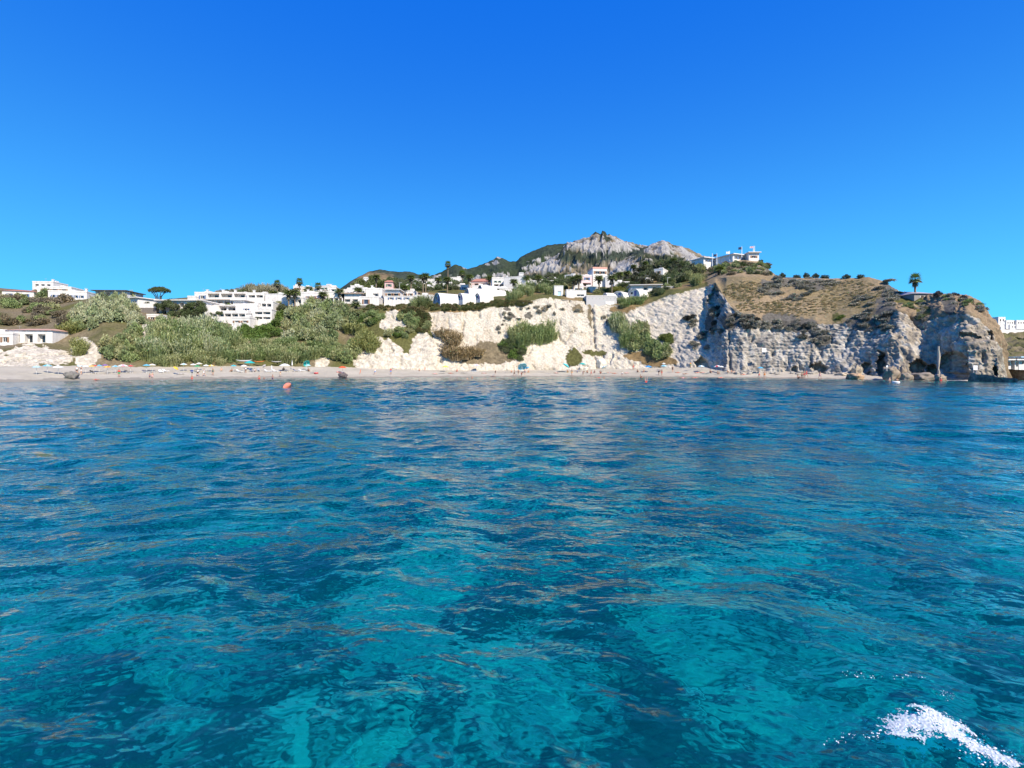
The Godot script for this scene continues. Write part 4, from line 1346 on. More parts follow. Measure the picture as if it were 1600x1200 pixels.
	# on the face of the white cliff
	fill("giant_reed", "orange dry reed clump tumbling down the cliff foot", "reed", dry, [[0.40, 0.31, 0.19], [0.42, 0.32, 0.18]], [[712, 545, 20, 26], [725, 560, 22, 12], [700, 530, 14, 14]], 15, [18, 30], [14, 24], 214, "dry orange reeds on the cliff foot")
	fill("giant_reed", "grey-green reed clump halfway up the white cliff", "reed", reeds + mixed, green, [[825, 532, 22, 10], [850, 530, 16, 8], [815, 540, 14, 6]], 26, [14, 22], [18, 32], 215, "reed stand halfway up the white cliff")
	fill("green_bush", "green bush trailing down below the reed stand on the cliff", "bush", bush, bright + dark, [[800, 545, 18, 8], [812, 556, 12, 8], [795, 540, 12, 5]], 20, [7, 11], [7, 11], 216, "green bushes on the cliff foot")
	fill("giant_reed", "reed clump on the cliff left of the grey rock face", "reed", reeds + mixed, green + grey, [[970, 520, 12, 16], [985, 535, 12, 12]], 20, [12, 20], [18, 30], 217, "reeds left of the grey rock face")
	fill("olive_bush", "green bush at the foot of the grey rock face", "bush", willow + bush, green, [[1010, 545, 24, 14], [1030, 552, 16, 10], [1000, 525, 12, 8]], 30, [9, 13], [11, 18], 218, "bushes at the foot of the grey rock face")
	fill("green_bush", "yellow-green bush on the grey rock face", "bush", bush, [[0.16, 0.20, 0.04]], [[1042, 532, 10, 6]], 5, [8, 11], [8, 11], 219, "yellow-green bushes on the grey rock face")
	fill("low_scrub", "small grey scrub clinging to the white cliff face", "scrub", scrub, ash, [[800, 490, 22, 10], [790, 500, 14, 8], [850, 485, 30, 8], [905, 482, 10, 8], [950, 495, 12, 8], [780, 515, 14, 8]], 25, [3, 7], [3, 7], 220, "scrub on the white cliff face")
	fill("giant_reed", "tan reed clump on the edge beside the pink flowers", "reed", mixed + dry, green, [[985, 474, 18, 4], [1005, 470, 12, 3], [975, 478, 10, 3]], 16, [9, 14], [9, 14], 221, "tan reeds beside the pink flowers")
	fill("giant_reed", "tall pale reed clump near the cliff corner", "reed", reeds + mixed, [[0.32, 0.33, 0.14]], [[1078, 444, 14, 3], [1085, 440, 12, 3], [1090, 428, 10, 3]], 14, [10, 14], [14, 20], 222, "pale reeds near the cliff corner")
	fill("olive_bush", "bush on the open slope between the thickets of the left hillside", "bush", willow + bush, green + grey, [[205, 508, 18, 8], [120, 510, 12, 8], [255, 512, 10, 10]], 16, [8, 13], [9, 16], 251, "bushes between the left thickets")
	fill("giant_reed", "brownish reed clump between the bright green bushes and the beach", "reed", mixed + dry, green, [[405, 548, 46, 10], [380, 555, 30, 8], [450, 545, 20, 8]], 34, [14, 24], [12, 20], 252, "brownish reeds below the bright green bushes")
	fill("olive_bush", "bush filling the gully right of the large mound", "bush", willow + bush, green, [[548, 500, 10, 14], [560, 512, 12, 10], [640, 500, 14, 10], [555, 545, 12, 10]], 22, [8, 12], [8, 14], 253, "bushes of the gully right of the large mound")
	fill("garden_bush", "garden bush on the brow between the cabins and the cliff corner", "bush", bush + willow, green + dark, [[1020, 458, 26, 4], [1050, 450, 14, 4], [900, 462, 22, 2], [880, 452, 20, 4], [935, 457, 20, 4], [975, 462, 14, 4], [860, 452, 20, 4], [780, 462, 20, 3]], 60, [5, 9], [5, 9], 254, "garden bushes on the brow by the cabins")
	fill("terrace_plant", "potted shrub on the hotel's upper terraces", "shrub", bush, dark + bright, [[346, 478, 30, 0.6], [385, 478, 14, 0.6]], 12, [2.2, 4], [3, 6], 255, "potted shrubs on the hotel terraces", 192.0)
	fill("terrace_plant", "potted shrub on the hotel's lower terraces", "shrub", bush, dark + bright, [[350, 490, 26, 0.6], [395, 498, 12, 0.6], [330, 499, 12, 0.6]], 12, [2.2, 4], [3, 6], 256, "potted shrubs on the lower hotel terraces", 175.0)
	# town greenery
	fill("town_tree", "dark green garden tree among the white houses of the left town", "tree", bush + willow, dark + green, [[262, 478, 16, 6], [300, 480, 16, 6], [310, 488, 10, 8], [440, 478, 10, 6], [545, 468, 12, 4], [480, 466, 20, 3], [425, 468, 10, 4]], 40, [6, 11], [6, 12], 223, "garden trees of the left town")
	fill("climbing_plant", "dark climbing plant covering the vine house", "climber", bush, dark, [[260, 482, 14, 8], [300, 486, 18, 8], [285, 493, 30, 4], [312, 482, 6, 8]], 26, [6, 10], [6, 11], 224, "climbers over the vine house", 176.0)
	fill("giant_reed", "straw-coloured reed clump on the crest behind the hotel", "reed", dry, [[0.36, 0.33, 0.21], [0.31, 0.29, 0.19]], [[410, 459, 32, 2], [440, 459, 12, 2], [400, 460, 20, 2]], 30, [9, 14], [13, 19], 225, "straw reeds on the crest behind the hotel")
	fill("dark_tree", "dark tree on the skyline behind the hotel", "tree", bush, dark + ash, [[350, 460, 22, 1.5], [372, 460, 10, 1.5]], 12, [6, 9], [7, 10], 226, "dark skyline trees behind the hotel")
	fill("dark_tree", "dark hedge tree in the gardens behind the vaulted bungalows", "tree", bush, dark, [[660, 452, 34, 4], [710, 450, 20, 4], [725, 448, 10, 3], [630, 450, 10, 6], [615, 446, 10, 4]], 70, [6, 10], [7, 12], 227, "dark garden hedge behind the bungalows")
	fill("town_tree", "light green tree left of the pink house", "tree", willow, [[0.14, 0.17, 0.05]], [[575, 450, 20, 5], [590, 448, 14, 4]], 14, [8, 12], [9, 14], 228, "light green trees left of the pink house")
	fill("dark_tree", "rounded dark pine behind the tall tower house", "tree", bush, dark + [[0.07, 0.09, 0.03]], [[870, 442, 14, 4], [890, 444, 14, 4], [905, 446, 10, 4], [860, 448, 14, 3], [845, 446, 20, 2]], 30, [8, 13], [9, 15], 229, "pines round the tall tower house")
	fill("dark_tree", "dark tree in the wood between the tower house and the hilltop hotel", "tree", bush + willow, dark + [[0.07, 0.08, 0.045], [0.085, 0.095, 0.05]], [[985, 443, 26, 6], [1020, 440, 30, 5], [1050, 436, 28, 7], [1065, 425, 20, 7], [1030, 424, 30, 5], [1085, 425, 16, 6], [965, 448, 14, 5]], 92, [8, 14], [9, 16], 230, "dark wood below the hilltop hotel")
	fill("green_bush", "yellow-green garden bush right of the tower house", "bush", bush, [[0.19, 0.20, 0.03], [0.15, 0.17, 0.03]], [[966, 456, 9, 3], [978, 455, 8, 3]], 7, [8, 11], [7, 10], 231, "yellow-green bushes right of the tower house")
	fill("low_scrub", "scrub bush on the hill below the hilltop hotel", "scrub", scrub + bush, dark + green + brown, [[1130, 418, 20, 6], [1160, 417, 22, 6], [1185, 418, 16, 6], [1115, 425, 16, 5], [1150, 426, 30, 5], [1190, 428, 20, 3]], 60, [5, 9], [4, 8], 232, "scrub on the hotel hill")
	# headland
	fill("low_scrub", "ash-grey scrub bush on the brown headland", "scrub", scrub, ash, [[1215, 442, 28, 8], [1260, 446, 30, 12], [1205, 456, 16, 10], [1240, 462, 20, 8], [1300, 440, 20, 5], [1385, 450, 14, 14], [1395, 475, 12, 14], [1350, 470, 20, 8], [1370, 490, 16, 8]], 80, [6, 11], [4, 7], 233, "ash-grey scrub on the brown headland")
	fill("low_scrub", "dark grey scrub bush along the headland's cliff edge", "scrub", scrub, ash + [[0.06, 0.062, 0.05]], [[1150, 500, 24, 12], [1190, 508, 28, 9], [1235, 508, 24, 8], [1262, 518, 16, 12], [1285, 528, 14, 12], [1120, 505, 12, 24], [1345, 502, 22, 8], [1385, 505, 12, 12], [1095, 535, 14, 14], [1080, 500, 8, 14]], 90, [6, 10], [4.5, 8], 234, "dark scrub along the headland's cliff edge")
	cover("dry_tussocks", "low dry brown tussock grass covering the headland slope", "grass", scrub, [[0.55, 0.42, 0.26], [0.46, 0.37, 0.20], [0.40, 0.36, 0.18], [0.60, 0.48, 0.31], [0.36, 0.32, 0.23]], [[1165, 455, 34, 16], [1250, 480, 60, 14], [1330, 460, 50, 22], [1190, 480, 40, 10]], 2600, [1.6, 4], [1.2, 2.8], 235)
	fill("green_bush", "small bright green bush low on the brown headland slope", "bush", bush, [[0.16, 0.22, 0.035]], [[1313, 498, 7, 4]], 3, [6, 8], [5, 6], 236, "bright green bushes on the headland")
	fill("low_scrub", "olive scrub on top of the right end of the headland", "scrub", scrub + bush, green + ash, [[1415, 462, 14, 5], [1430, 478, 16, 10], [1445, 495, 14, 8], [1480, 466, 14, 6], [1500, 470, 14, 8], [1530, 480, 10, 8]], 40, [5, 8], [4, 7], 237, "scrub on the right end of the headland")
	var top_trees := [[1222, 434, 13, 13, "bluish-green round bush on the skyline beside the hotel hill"], [1245, 434, 14, 9, "leftmost dark round bush on the headland skyline"], [1260, 434, 11, 13, "tall round bush on the headland skyline, second from left"], [1274, 434, 13, 12, "pale green bush around a white post on the headland skyline"], [1289, 435, 15, 10, "wide low dark bush on the headland skyline"], [1322, 434, 15, 10, "round green bush right of the skyline gap"], [1345, 434, 13, 10, "dark green bush at the right end of the skyline"], [1405, 459, 12, 8, "dark bush left of the lone palm"], [1466, 462, 16, 14, "dark purple bush beside the grey roof"], [1490, 462, 18, 10, "purple-brown bush on top of the right cliff"], [1506, 465, 14, 9, "dark green bush at the right end of the cliff top"]]
	for t in top_trees:
		var tint := leafy(0.065, 0.085, 0.045)
		if t[0] > 1460: tint = leafy(0.085, 0.075, 0.08)
		plant("skyline_bush", t[4], "bush", bush[int(t[0]) % 4], tint, t[0], t[1], t[2] * 0.5, t[3] * 0.65, "bushes on the headland skyline", 0.0, -1.0, "foliage")
	var far_r := rng(77)
	for i in 46:
		var uu := far_r.randf_range(1556, 1640)
		var t := far_r.randf()
		plant("far_bush", "dark bush on the green slope of the next bay", "bush", bush[i % 4], leafy(0.06, 0.075, 0.03), uu, lerpf(560, 512, t), far_r.randf_range(4, 8), far_r.randf_range(3, 7), "bushes on the slope of the next bay", lerpf(300, 425, t))
	# umbrella pine on the left skyline
	var pine := thing("umbrella_pine", "flat-topped umbrella pine with several bare trunks on the left skyline", "pine tree", place(249, 470, 192))
	var trunk := Shape.new()
	for e in [[-2.2, -3.6], [-0.6, -1.4], [0.5, 0.9], [1.5, 2.6], [-1.4, -2.6], [0.9, 3.4]]:
		trunk.tube([Vector3(e[0] * 0.5, -1.0, 0), Vector3(e[0] * 0.6, 1.4, 0.2), Vector3(e[1] * 0.9, 3.9, 0)], [0.20, 0.15, 0.08], 6)
	part(pine, "trunk", trunk.mesh(), paint(0.12, 0.09, 0.07))
	var crown := Shape.new()
	var pr := rng(88)
	for i in 3600:
		var a := pr.randf() * TAU
		var d := sqrt(pr.randf())
		var lump := sin(a * 5.0 + d * 6.0) * 0.25
		var at := Vector3(cos(a) * d * 3.9, 3.6 + (1.0 - d * d) * 1.1 + lump + pr.randf_range(-0.5, 0.35), sin(a) * d * 2.6)
		var tone := pr.randf_range(0.6, 1.35)
		crown.col = Color(tone, tone, tone * 0.8)
		leaf(crown, at, (ball(pr) + Vector3.UP * 0.6).normalized(), 0.42, 0.09, ball(pr))
	part(pine, "crown", crown.mesh(), leafy(0.085, 0.105, 0.03))
	plant("dark_tree", "round dark green tree below the umbrella pine", "tree", "bush1", leafy(0.035, 0.065, 0.03), 229, 481, 6.5, 10, "", 184, -1.0, "crown")
	plant("dark_tree", "large dark olive tree with reddish tips right of the umbrella pine", "tree", "bush2", leafy(0.07, 0.075, 0.03), 255, 482, 9, 13, "", 186, -1.0, "crown")
	# palms: u, foot, crown centre, fan palm?, label
	var palms := [
		[468, 462, 440, true, "tall shaggy palm standing highest on the left town skyline"], [433, 462, 443, true, "small palm rising out of the straw reeds"], [428, 474, 459, false, "bushy palm in front of the hotel's right end"], [451, 484, 458, false, "left of two palms before the house with dark doorways"], [461, 484, 456, false, "right of two palms before the house with dark doorways"], [483, 470, 452, false, "dark palm left of the shaggy one by the red lean-to"], [497, 464, 447, true, "shaggy palm behind the red lean-to"], [505, 474, 460, false, "low palm at the top of the large bush mound"], [531, 474, 455, false, "palm in front of the dark glazed gallery"], [560, 470, 453, false, "small palm before the brown porch house"], [556, 484, 476, false, "low dark palm beside the stone wall"],
		[588, 462, 433, false, "tall bushy palm in front of the brown hill"], [596, 472, 459, false, "small palm before the two-level house"], [632, 465, 450, false, "short palm right of the thin street lamp"], [642, 462, 434, false, "palm with pale trunk at the left end of the hedge"], [661, 463, 433, false, "left palm of the close pair with pale trunks"], [665, 464, 431, false, "right palm of the close pair with pale trunks"], [684, 450, 437, false, "small pale palm beside the long white building"], [699, 458, 437, false, "bushy palm under the tall shaggy palm"], [700, 450, 413, true, "tallest shaggy palm against the dark wooded ridge"], [722, 452, 427, true, "slender shaggy palm right of the white block house"], [733, 455, 433, false, "palm in front of the brown tiled roofs"], [765, 450, 435, false, "bushy palm between the tiled roofs and the covered terrace"], [803, 455, 440, false, "dark palm against the large plain white wall"], [822, 452, 435, false, "palm at the right corner of the large plain wall"], [841, 452, 434, false, "light palm before the low white house"], [896, 456, 437, false, "left of the dark palm pair beside the pinkish house"], [904, 458, 434, false, "right of the dark palm pair beside the pinkish house"], [936, 459, 435, false, "palm in front of the tall tower house"], [956, 459, 434, false, "palm at the right corner of the tower house"], [968, 448, 429, false, "tall palm right of the tower house"], [980, 446, 427, false, "pale palm beside the tall one right of the tower house"], [990, 432, 417, false, "large palm standing highest at the edge of the dark wood"], [1008, 432, 412, false, "palm above the small white house with blue wall"], [1125, 430, 421, false, "low palm with dead skirt on the slope below the hotel"], [1052, 420, 407, false, "dark palm top against the rocky spur"]]
	for p in palms:
		palm(p[4], p[0], p[1], p[2], 0.0, p[3], 1.0)
	palm("lone palm with thick crown on the right headland", 1430, 460, 436, 133, true, 0.85)
	fill("pink_flower_bush", "pink flowering bush beside the vaulted bungalow", "bush", scrub, [[0.5, 0.10, 0.22]], [[966, 466, 3, 1]], 1, [5, 6], [5, 6], 240, "")

# ------------------------------------------------------------------ rocks, quays, signs and boats
func rock_mesh(seed_: int, sharp: float) -> ArrayMesh:   # radius 1, base at y = 0
	var n := noise(seed_, 0.8, 4)
	var rows := 18
	var cols := 26
	var V := PackedVector3Array()
	var C := PackedColorArray()
	for j in rows:
		for i in cols:
			var a := TAU * i / (cols - 1)
			var b := PI * (j / float(rows - 1) - 0.5)
			var d := Vector3(cos(a) * cos(b), sin(b), sin(a) * cos(b))
			var q := Vector3(signf(d.x) * pow(absf(d.x), sharp), signf(d.y) * pow(absf(d.y), sharp), signf(d.z) * pow(absf(d.z), sharp))
			var k := n.get_noise_3dv(d * 1.6)
			var p := q * (1.0 + k * 0.5)
			p.y = p.y * 0.6 + 0.45
			V.append(p)
			var t := 0.85 + n.get_noise_3dv(d * 4.0 + Vector3.ONE * 9.0) * 0.5
			C.append(Color(t, t, t))
	return grid_mesh(V, PackedVector3Array(), C, cols, rows)

func rock(called: String, label: String, u: float, v: float, wide: float, tall: float, tone: Array, turn := 0.0, group := "") -> void:
	var at := on_beach(u, v)
	var m := -at.z / 800.0
	var key := "rock%d" % (int(u) % 4)
	if not kinds.has(key): kinds[key] = rock_mesh(300 + int(u) % 4, 0.75)
	var o := solid(called, kinds[key], paint(tone[0], tone[1], tone[2], 1.0), label, "rock", group)
	o.position = at - Vector3(0, 0.15, 0)
	o.rotation.y = turn
	o.scale = Vector3(wide * m * 0.5, tall * m * 0.9, wide * m * 0.5)

# a ragged stone shelf between two corners, running back from the water
func shelf(label: String, a: Vector3, b: Vector3, back: float, seed_: int) -> void:
	var n := noise(seed_, 0.35, 4)
	var V := PackedVector3Array()
	var C := PackedColorArray()
	var cols := 60
	var rows := 18
	for j in rows:
		for i in cols:
			var s := i / float(cols - 1)
			var edge := a.lerp(b, s)
			var p: Vector3
			if j < 7:
				p = Vector3(edge.x, lerpf(-1.5, edge.y, j / 6.0), edge.z)
			else:
				p = edge + Vector3(0.06, 0.02, -1.0) * back * (j - 6) / 11.0
			var k := n.get_noise_3dv(p)
			p += Vector3(0, k * 0.35, k * 0.9)
			V.append(p)
			var t := 0.8 + k * 0.8
			C.append(Color(0.36, 0.315, 0.255) * t)
	solid("rock_shelf", grid_mesh(V, PackedVector3Array(), C, cols, rows), mats["rock"], label, "rock shelf")

func board_on_legs(label: String, u: float, v: float, wide: float, tall: float, z: float, leg: float) -> void:
	var o := thing("sign_board", label, "sign", place(u, v, z), 0.15)
	var m := z / 800.0
	part(o, "panel", box_shape(Vector3(0, tall * m / 2 + leg, 0), Vector3(wide * m, tall * m, 0.06)).mesh(), paint(0.78, 0.78, 0.78, 0.5))
	for k in [-1, 1]:
		part(o, "leg", box_shape(Vector3(k * wide * m * 0.36, leg / 2 - 0.2, -0.07), Vector3(0.08, leg + 0.4, 0.08)).mesh(), paint(0.35, 0.34, 0.33))

func hull_mesh() -> ArrayMesh:   # length 1 along x, beam 0.16
	var s := Shape.new()
	var n := 14
	for i in n:
		var t0 := i / float(n)
		var t1 := (i + 1) / float(n)
		for k in 8:
			var q := []
			for e in [[t0, k], [t1, k], [t1, k + 1], [t0, k + 1]]:
				var w: float = sin(PI * clampf(e[0], 0.01, 0.99))
				var a: float = PI * e[1] / 8.0
				q.append(Vector3(e[0] - 0.5, -sin(a) * 0.07 * pow(w, 0.6) + 0.07 + 0.03 * pow(absf(e[0] - 0.5) * 2.0, 3.0), cos(a) * 0.09 * pow(w, 0.7)))
			s.quad(q[0], q[1], q[2], q[3])
		var b0 := 0.09 * pow(sin(PI * clampf(t0, 0.01, 0.99)), 0.7)
		var b1 := 0.09 * pow(sin(PI * clampf(t1, 0.01, 0.99)), 0.7)
		var y0 := 0.07 + 0.03 * pow(absf(t0 - 0.5) * 2.0, 3.0)
		var y1 := 0.07 + 0.03 * pow(absf(t1 - 0.5) * 2.0, 3.0)
		if t0 < 0.36 or t0 > 0.56:
			s.quad(Vector3(t0 - 0.5, y0, b0), Vector3(t1 - 0.5, y1, b1), Vector3(t1 - 0.5, y1, -b1), Vector3(t0 - 0.5, y0, -b0))
	return s.mesh()

func make_shore() -> void:
	rock("boulder", "dark grey pointed rock at the waterline of the left beach", 112, 592, 16, 13, [0.20, 0.19, 0.17])
	rock("boulder", "dark block-like rock at the waterline below the red parasol", 536, 590.5, 12, 9, [0.13, 0.11, 0.11])
	rock("boulder", "large white boulder lying on the cliff foot", 940, 566, 16, 16, [0.78, 0.72, 0.6], 0.6)
	rock("boulder", "tan rounded boulder standing on an orange-brown block", 1339, 584, 13, 15, [0.42, 0.35, 0.25])
	rock("boulder", "orange-brown square block of rock at the water's edge", 1338, 592.5, 20, 10, [0.45, 0.31, 0.19], 0.4)
	rock("boulder", "dark shaded lump left of the orange-brown block", 1328, 592, 9, 9, [0.15, 0.12, 0.10])
	rock("boulder", "low pale flat stone on the sand before the caves", 1317, 586, 18, 5, [0.55, 0.47, 0.36], 0.3)
	rock("boulder", "round brown boulder at the foot of the rock stack", 1416, 594, 14, 13, [0.30, 0.25, 0.19])
	rock("boulder", "long dark slab of rock with pale top before the widest cave", 1441, 594, 32, 13, [0.26, 0.22, 0.18], 0.1)
	rock("boulder", "rounded brown boulder under the pale streak", 1470, 595, 13, 11, [0.33, 0.27, 0.2])
	rock("rock_stack", "brown rock stack with dark hollow at the water's edge", 1392, 593, 20, 22, [0.30, 0.245, 0.18], 0.5)
	rock("rock_stack", "narrow brown pillar of rock right of the larger stack", 1411, 592, 9, 22, [0.30, 0.245, 0.18], 0.9)
	var rubble := rng(310)
	for i in 26:
		rock("small_rock", "small fallen grey rock on the sand below the headland", rubble.randf_range(1150, 1275), rubble.randf_range(581, 585), rubble.randf_range(4, 9), rubble.randf_range(2, 5), [0.40, 0.37, 0.32], rubble.randf() * 6.0, "fallen rocks below the headland")
	for i in 22:
		rock("small_rock", "small fallen white rock at the foot of the white cliff", rubble.randf_range(600, 960), rubble.randf_range(575, 578), rubble.randf_range(4, 10), rubble.randf_range(3, 6), [0.74, 0.68, 0.56], rubble.randf() * 6.0, "fallen rocks below the white cliff")
	shelf("low rock shelf with pale top running into the sea at the right", place(1513, 583, 101), place(1590, 592, 92), 6.0, 321)
	shelf("upper rock shelf behind the low one at the right edge", place(1553, 577, 118), place(1640, 579, 104), 9.0, 322)
	var col := Shape.new()
	var cr := rng(330)
	var path := []
	var rad := []
	for i in 9:
		path.append(Vector3(cr.randf_range(-0.15, 0.15), i * 0.8, cr.randf_range(-0.1, 0.1)))
		rad.append(cr.randf_range(0.14, 0.28))
	col.tube(path, rad, 8)
	var streak := solid("calcite_column", col.mesh(), paint(0.42, 0.37, 0.30, 1.0), "pale vertical rib of rock down the dark recess", "rock")
	streak.position = place(1467, 588, 109)
	board_on_legs("white notice board on legs standing on the right rock shelf", 1524, 582, 7.5, 7, 101, 0.5)
	board_on_legs("white notice board fixed high on the headland's grey face", 1194, 552, 7, 6.5, 137, 0.3)
	board_on_legs("small white notice on the brown rock stack", 1386, 577, 3, 3, 107, 0.4)
	var huts := [[1576, 572, 8, 9, "white beach hut with open front on the upper shelf"], [1591, 573, 12, 10, "white framed beach shelter at the right edge"], [1598, 569, 14, 10, "beach hut with light blue roof at the right edge"]]
	for h in huts:
		house("beach_hut", h[4], "hut", h[0] - h[2] / 2.0, h[0] + h[2] / 2.0, h[1] - h[3], h[1], 116, 2.5, 0.1, [[1, 0.1, 0.9, 0.02, 0.75, 0.85, 1.6, "l"]], {"roof": "slab", "rim_paint": paint(0.35, 0.5, 0.62) if h[0] > 1595 else mats["lime"], "parapet": false})
	# boats drawn up at the back of the left beach
	kinds["hull"] = hull_mesh()
	var hulls := [[381, 565, 24, [0.78, 0.78, 0.78], "long white rowing shell on the bank behind the left beach"], [404, 566, 18, [0.75, 0.22, 0.06], "orange kayak on the bank right of the white shell"], [432, 566, 16, [0.72, 0.70, 0.68], "short white dinghy on the bank behind the closed parasols"], [741, 581, 16, [0.8, 0.8, 0.8], "upturned white dinghy on the sand below the dry reeds"], [563.5, 581, 9, [0.80, 0.16, 0.03], "bright orange kayak standing near the white rocks"]]
	for h in hulls:
		var at := on_beach(h[0], h[1] + 6)
		var o := thing("kayak", h[4], "boat", Vector3(at.x, maxf(at.y, EYE + (LEVEL - h[1]) / 800.0 * -at.z), at.z), 0.1)
		var L: float = h[2] / 800.0 * -at.z
		var b := part(o, "hull", kinds["hull"], paint(h[3][0], h[3][1], h[3][2], 0.35))
		b.scale = Vector3(L, L * 1.3, L * 1.2)
		part(o, "seat", box_shape(Vector3(-L * 0.05, L * 0.05, 0), Vector3(L * 0.08, L * 0.02, L * 0.12)).mesh(), paint(0.15, 0.15, 0.16))
		if h[0] == 563.5: o.rotation = Vector3(0.3, 0.2, 1.35)
	# the mooring buoy
	var bz := EYE * 800.0 / (606.5 - LEVEL)
	var buoy := thing("mooring_buoy", "salmon-pink mooring buoy floating off the beach", "buoy", Vector3((449.0 - 800.0) / 800.0 * bz, 0.12, -bz), 0.0)
	var s := Shape.new()
	s.tube([Vector3(-0.56, 0, 0), Vector3(-0.50, 0, 0), Vector3(-0.38, 0, 0), Vector3(-0.18, 0, 0), Vector3(0.05, 0, 0), Vector3(0.25, 0, 0), Vector3(0.40, 0, 0), Vector3(0.50, 0, 0), Vector3(0.54, 0, 0)], [0.08, 0.16, 0.27, 0.36, 0.40, 0.36, 0.27, 0.14, 0.04], 20)
	var body := part(buoy, "float", s.mesh(), paint(0.85, 0.27, 0.17, 0.35))
	body.rotation.z = 0.5
	body.position.y = 0.16
	var ring := Shape.new()
	var rp := []
	var rr := []
	for i in 13:
		rp.append(Vector3(-0.62 + cos(TAU * i / 12.0) * 0.09, sin(TAU * i / 12.0) * 0.09, 0))
		rr.append(0.022)
	ring.tube(rp, rr, 6)
	var rg := part(buoy, "mooring_ring", ring.mesh(), paint(0.25, 0.24, 0.23, 0.4))
	rg.rotation.z = 0.5
	rg.position.y = 0.16

# ------------------------------------------------------------------ people
# bones: [from, to, radius, radius]; a smooth union of tapered capsules is meshed as surface nets
func nets(bones: Array, cell: float, soft: float) -> ArrayMesh:
	var lo := Vector3.ONE * 99.0
	var hi := Vector3.ONE * -99.0
	for b in bones:
		var r: float = maxf(b[2], b[3]) + cell * 2.5
		for p in [b[0], b[1]]:
			lo = lo.min(p - Vector3.ONE * r)
			hi = hi.max(p + Vector3.ONE * r)
	var nx := int((hi.x - lo.x) / cell) + 2
	var ny := int((hi.y - lo.y) / cell) + 2
	var nz := int((hi.z - lo.z) / cell) + 2
	var F := PackedFloat32Array()
	F.resize(nx * ny * nz)
	F.fill(1.0)
	for b in bones:
		var a: Vector3 = b[0]
		var d: Vector3 = b[1] - a
		var reach := maxf(b[2], b[3]) + soft + cell * 2.0
		var l2 := maxf(d.length_squared(), 1e-8)
		var mn := (a.min(b[1]) - Vector3.ONE * reach - lo) / cell
		var mx := (a.max(b[1]) + Vector3.ONE * reach - lo) / cell
		for k in range(maxi(0, int(mn.z)), mini(nz, int(mx.z) + 2)):
			for j in range(maxi(0, int(mn.y)), mini(ny, int(mx.y) + 2)):
				for i in range(maxi(0, int(mn.x)), mini(nx, int(mx.x) + 2)):
					var p := lo + Vector3(i, j, k) * cell - a
					var t := clampf(p.dot(d) / l2, 0.0, 1.0)
					var e := (p - d * t).length() - lerpf(b[2], b[3], t)
					var q := (k * ny + j) * nx + i
					var f := F[q]
					var h := maxf(soft - absf(f - e), 0.0) / soft
					F[q] = minf(f, e) - h * h * soft * 0.25
	var at := {}
	var V := PackedVector3Array()
	for k in nz - 1:
		for j in ny - 1:
			for i in nx - 1:
				var q := (k * ny + j) * nx + i
				var inside := 0
				var sum := Vector3.ZERO
				var n := 0
				var c := [F[q], F[q + 1], F[q + nx], F[q + nx + 1], F[q + nx * ny], F[q + nx * ny + 1], F[q + nx * ny + nx], F[q + nx * ny + nx + 1]]
				for e in c:
					if e < 0.0: inside += 1
				if inside == 0 or inside == 8: continue
				for e in [[0, 1], [2, 3], [4, 5], [6, 7], [0, 2], [1, 3], [4, 6], [5, 7], [0, 4], [1, 5], [2, 6], [3, 7]]:
					var fa: float = c[e[0]]
					var fb: float = c[e[1]]
					if (fa < 0.0) != (fb < 0.0):
						var t := fa / (fa - fb)
						var pa := Vector3(e[0] & 1, (e[0] >> 1) & 1, e[0] >> 2)
						var pb := Vector3(e[1] & 1, (e[1] >> 1) & 1, e[1] >> 2)
						sum += pa.lerp(pb, t)
						n += 1
				at[q] = V.size()
				V.append(lo + (Vector3(i, j, k) + sum / n) * cell)
	var I := PackedInt32Array()
	var step := [1, nx, nx * ny]
	for q in at:
		for ax in 3:
			var s: int = step[ax]
			if q + s >= F.size(): continue
			if (F[q] < 0.0) == (F[q + s] < 0.0): continue
			var u: int = step[(ax + 1) % 3]
			var w: int = step[(ax + 2) % 3]
			if not (at.has(q - u) and at.has(q - w) and at.has(q - u - w)): continue
			var a: int = at[q]
			var b: int = at[q - u]
			var c: int = at[q - u - w]
			var d: int = at[q - w]
			if F[q] < 0.0: I.append_array([a, b, c, a, c, d])
			else: I.append_array([a, c, b, a, d, c])
	var N := PackedVector3Array()
	N.resize(V.size())
	for t in range(0, I.size(), 3):
		var n := (V[I[t + 2]] - V[I[t]]).cross(V[I[t + 1]] - V[I[t]])
		for e in 3: N[I[t + e]] += n
	for i in N.size(): N[i] = N[i].normalized()
	var arrays := []
	arrays.resize(Mesh.ARRAY_MAX)
	arrays[Mesh.ARRAY_VERTEX] = V
	arrays[Mesh.ARRAY_NORMAL] = N
	arrays[Mesh.ARRAY_INDEX] = I
	var m := ArrayMesh.new()
	m.add_surface_from_arrays(Mesh.PRIMITIVE_TRIANGLES, arrays)
	return m

var poses := {}

func limb(out: Array, a: Vector3, b: Vector3, c: Vector3, r: Array, tip: Vector3, tip_r: float) -> void:
	out.append([a, b, r[0], r[1]])
	out.append([b, c, r[1], r[2]])
	out.append([c, tip, r[2] * 0.95, tip_r])

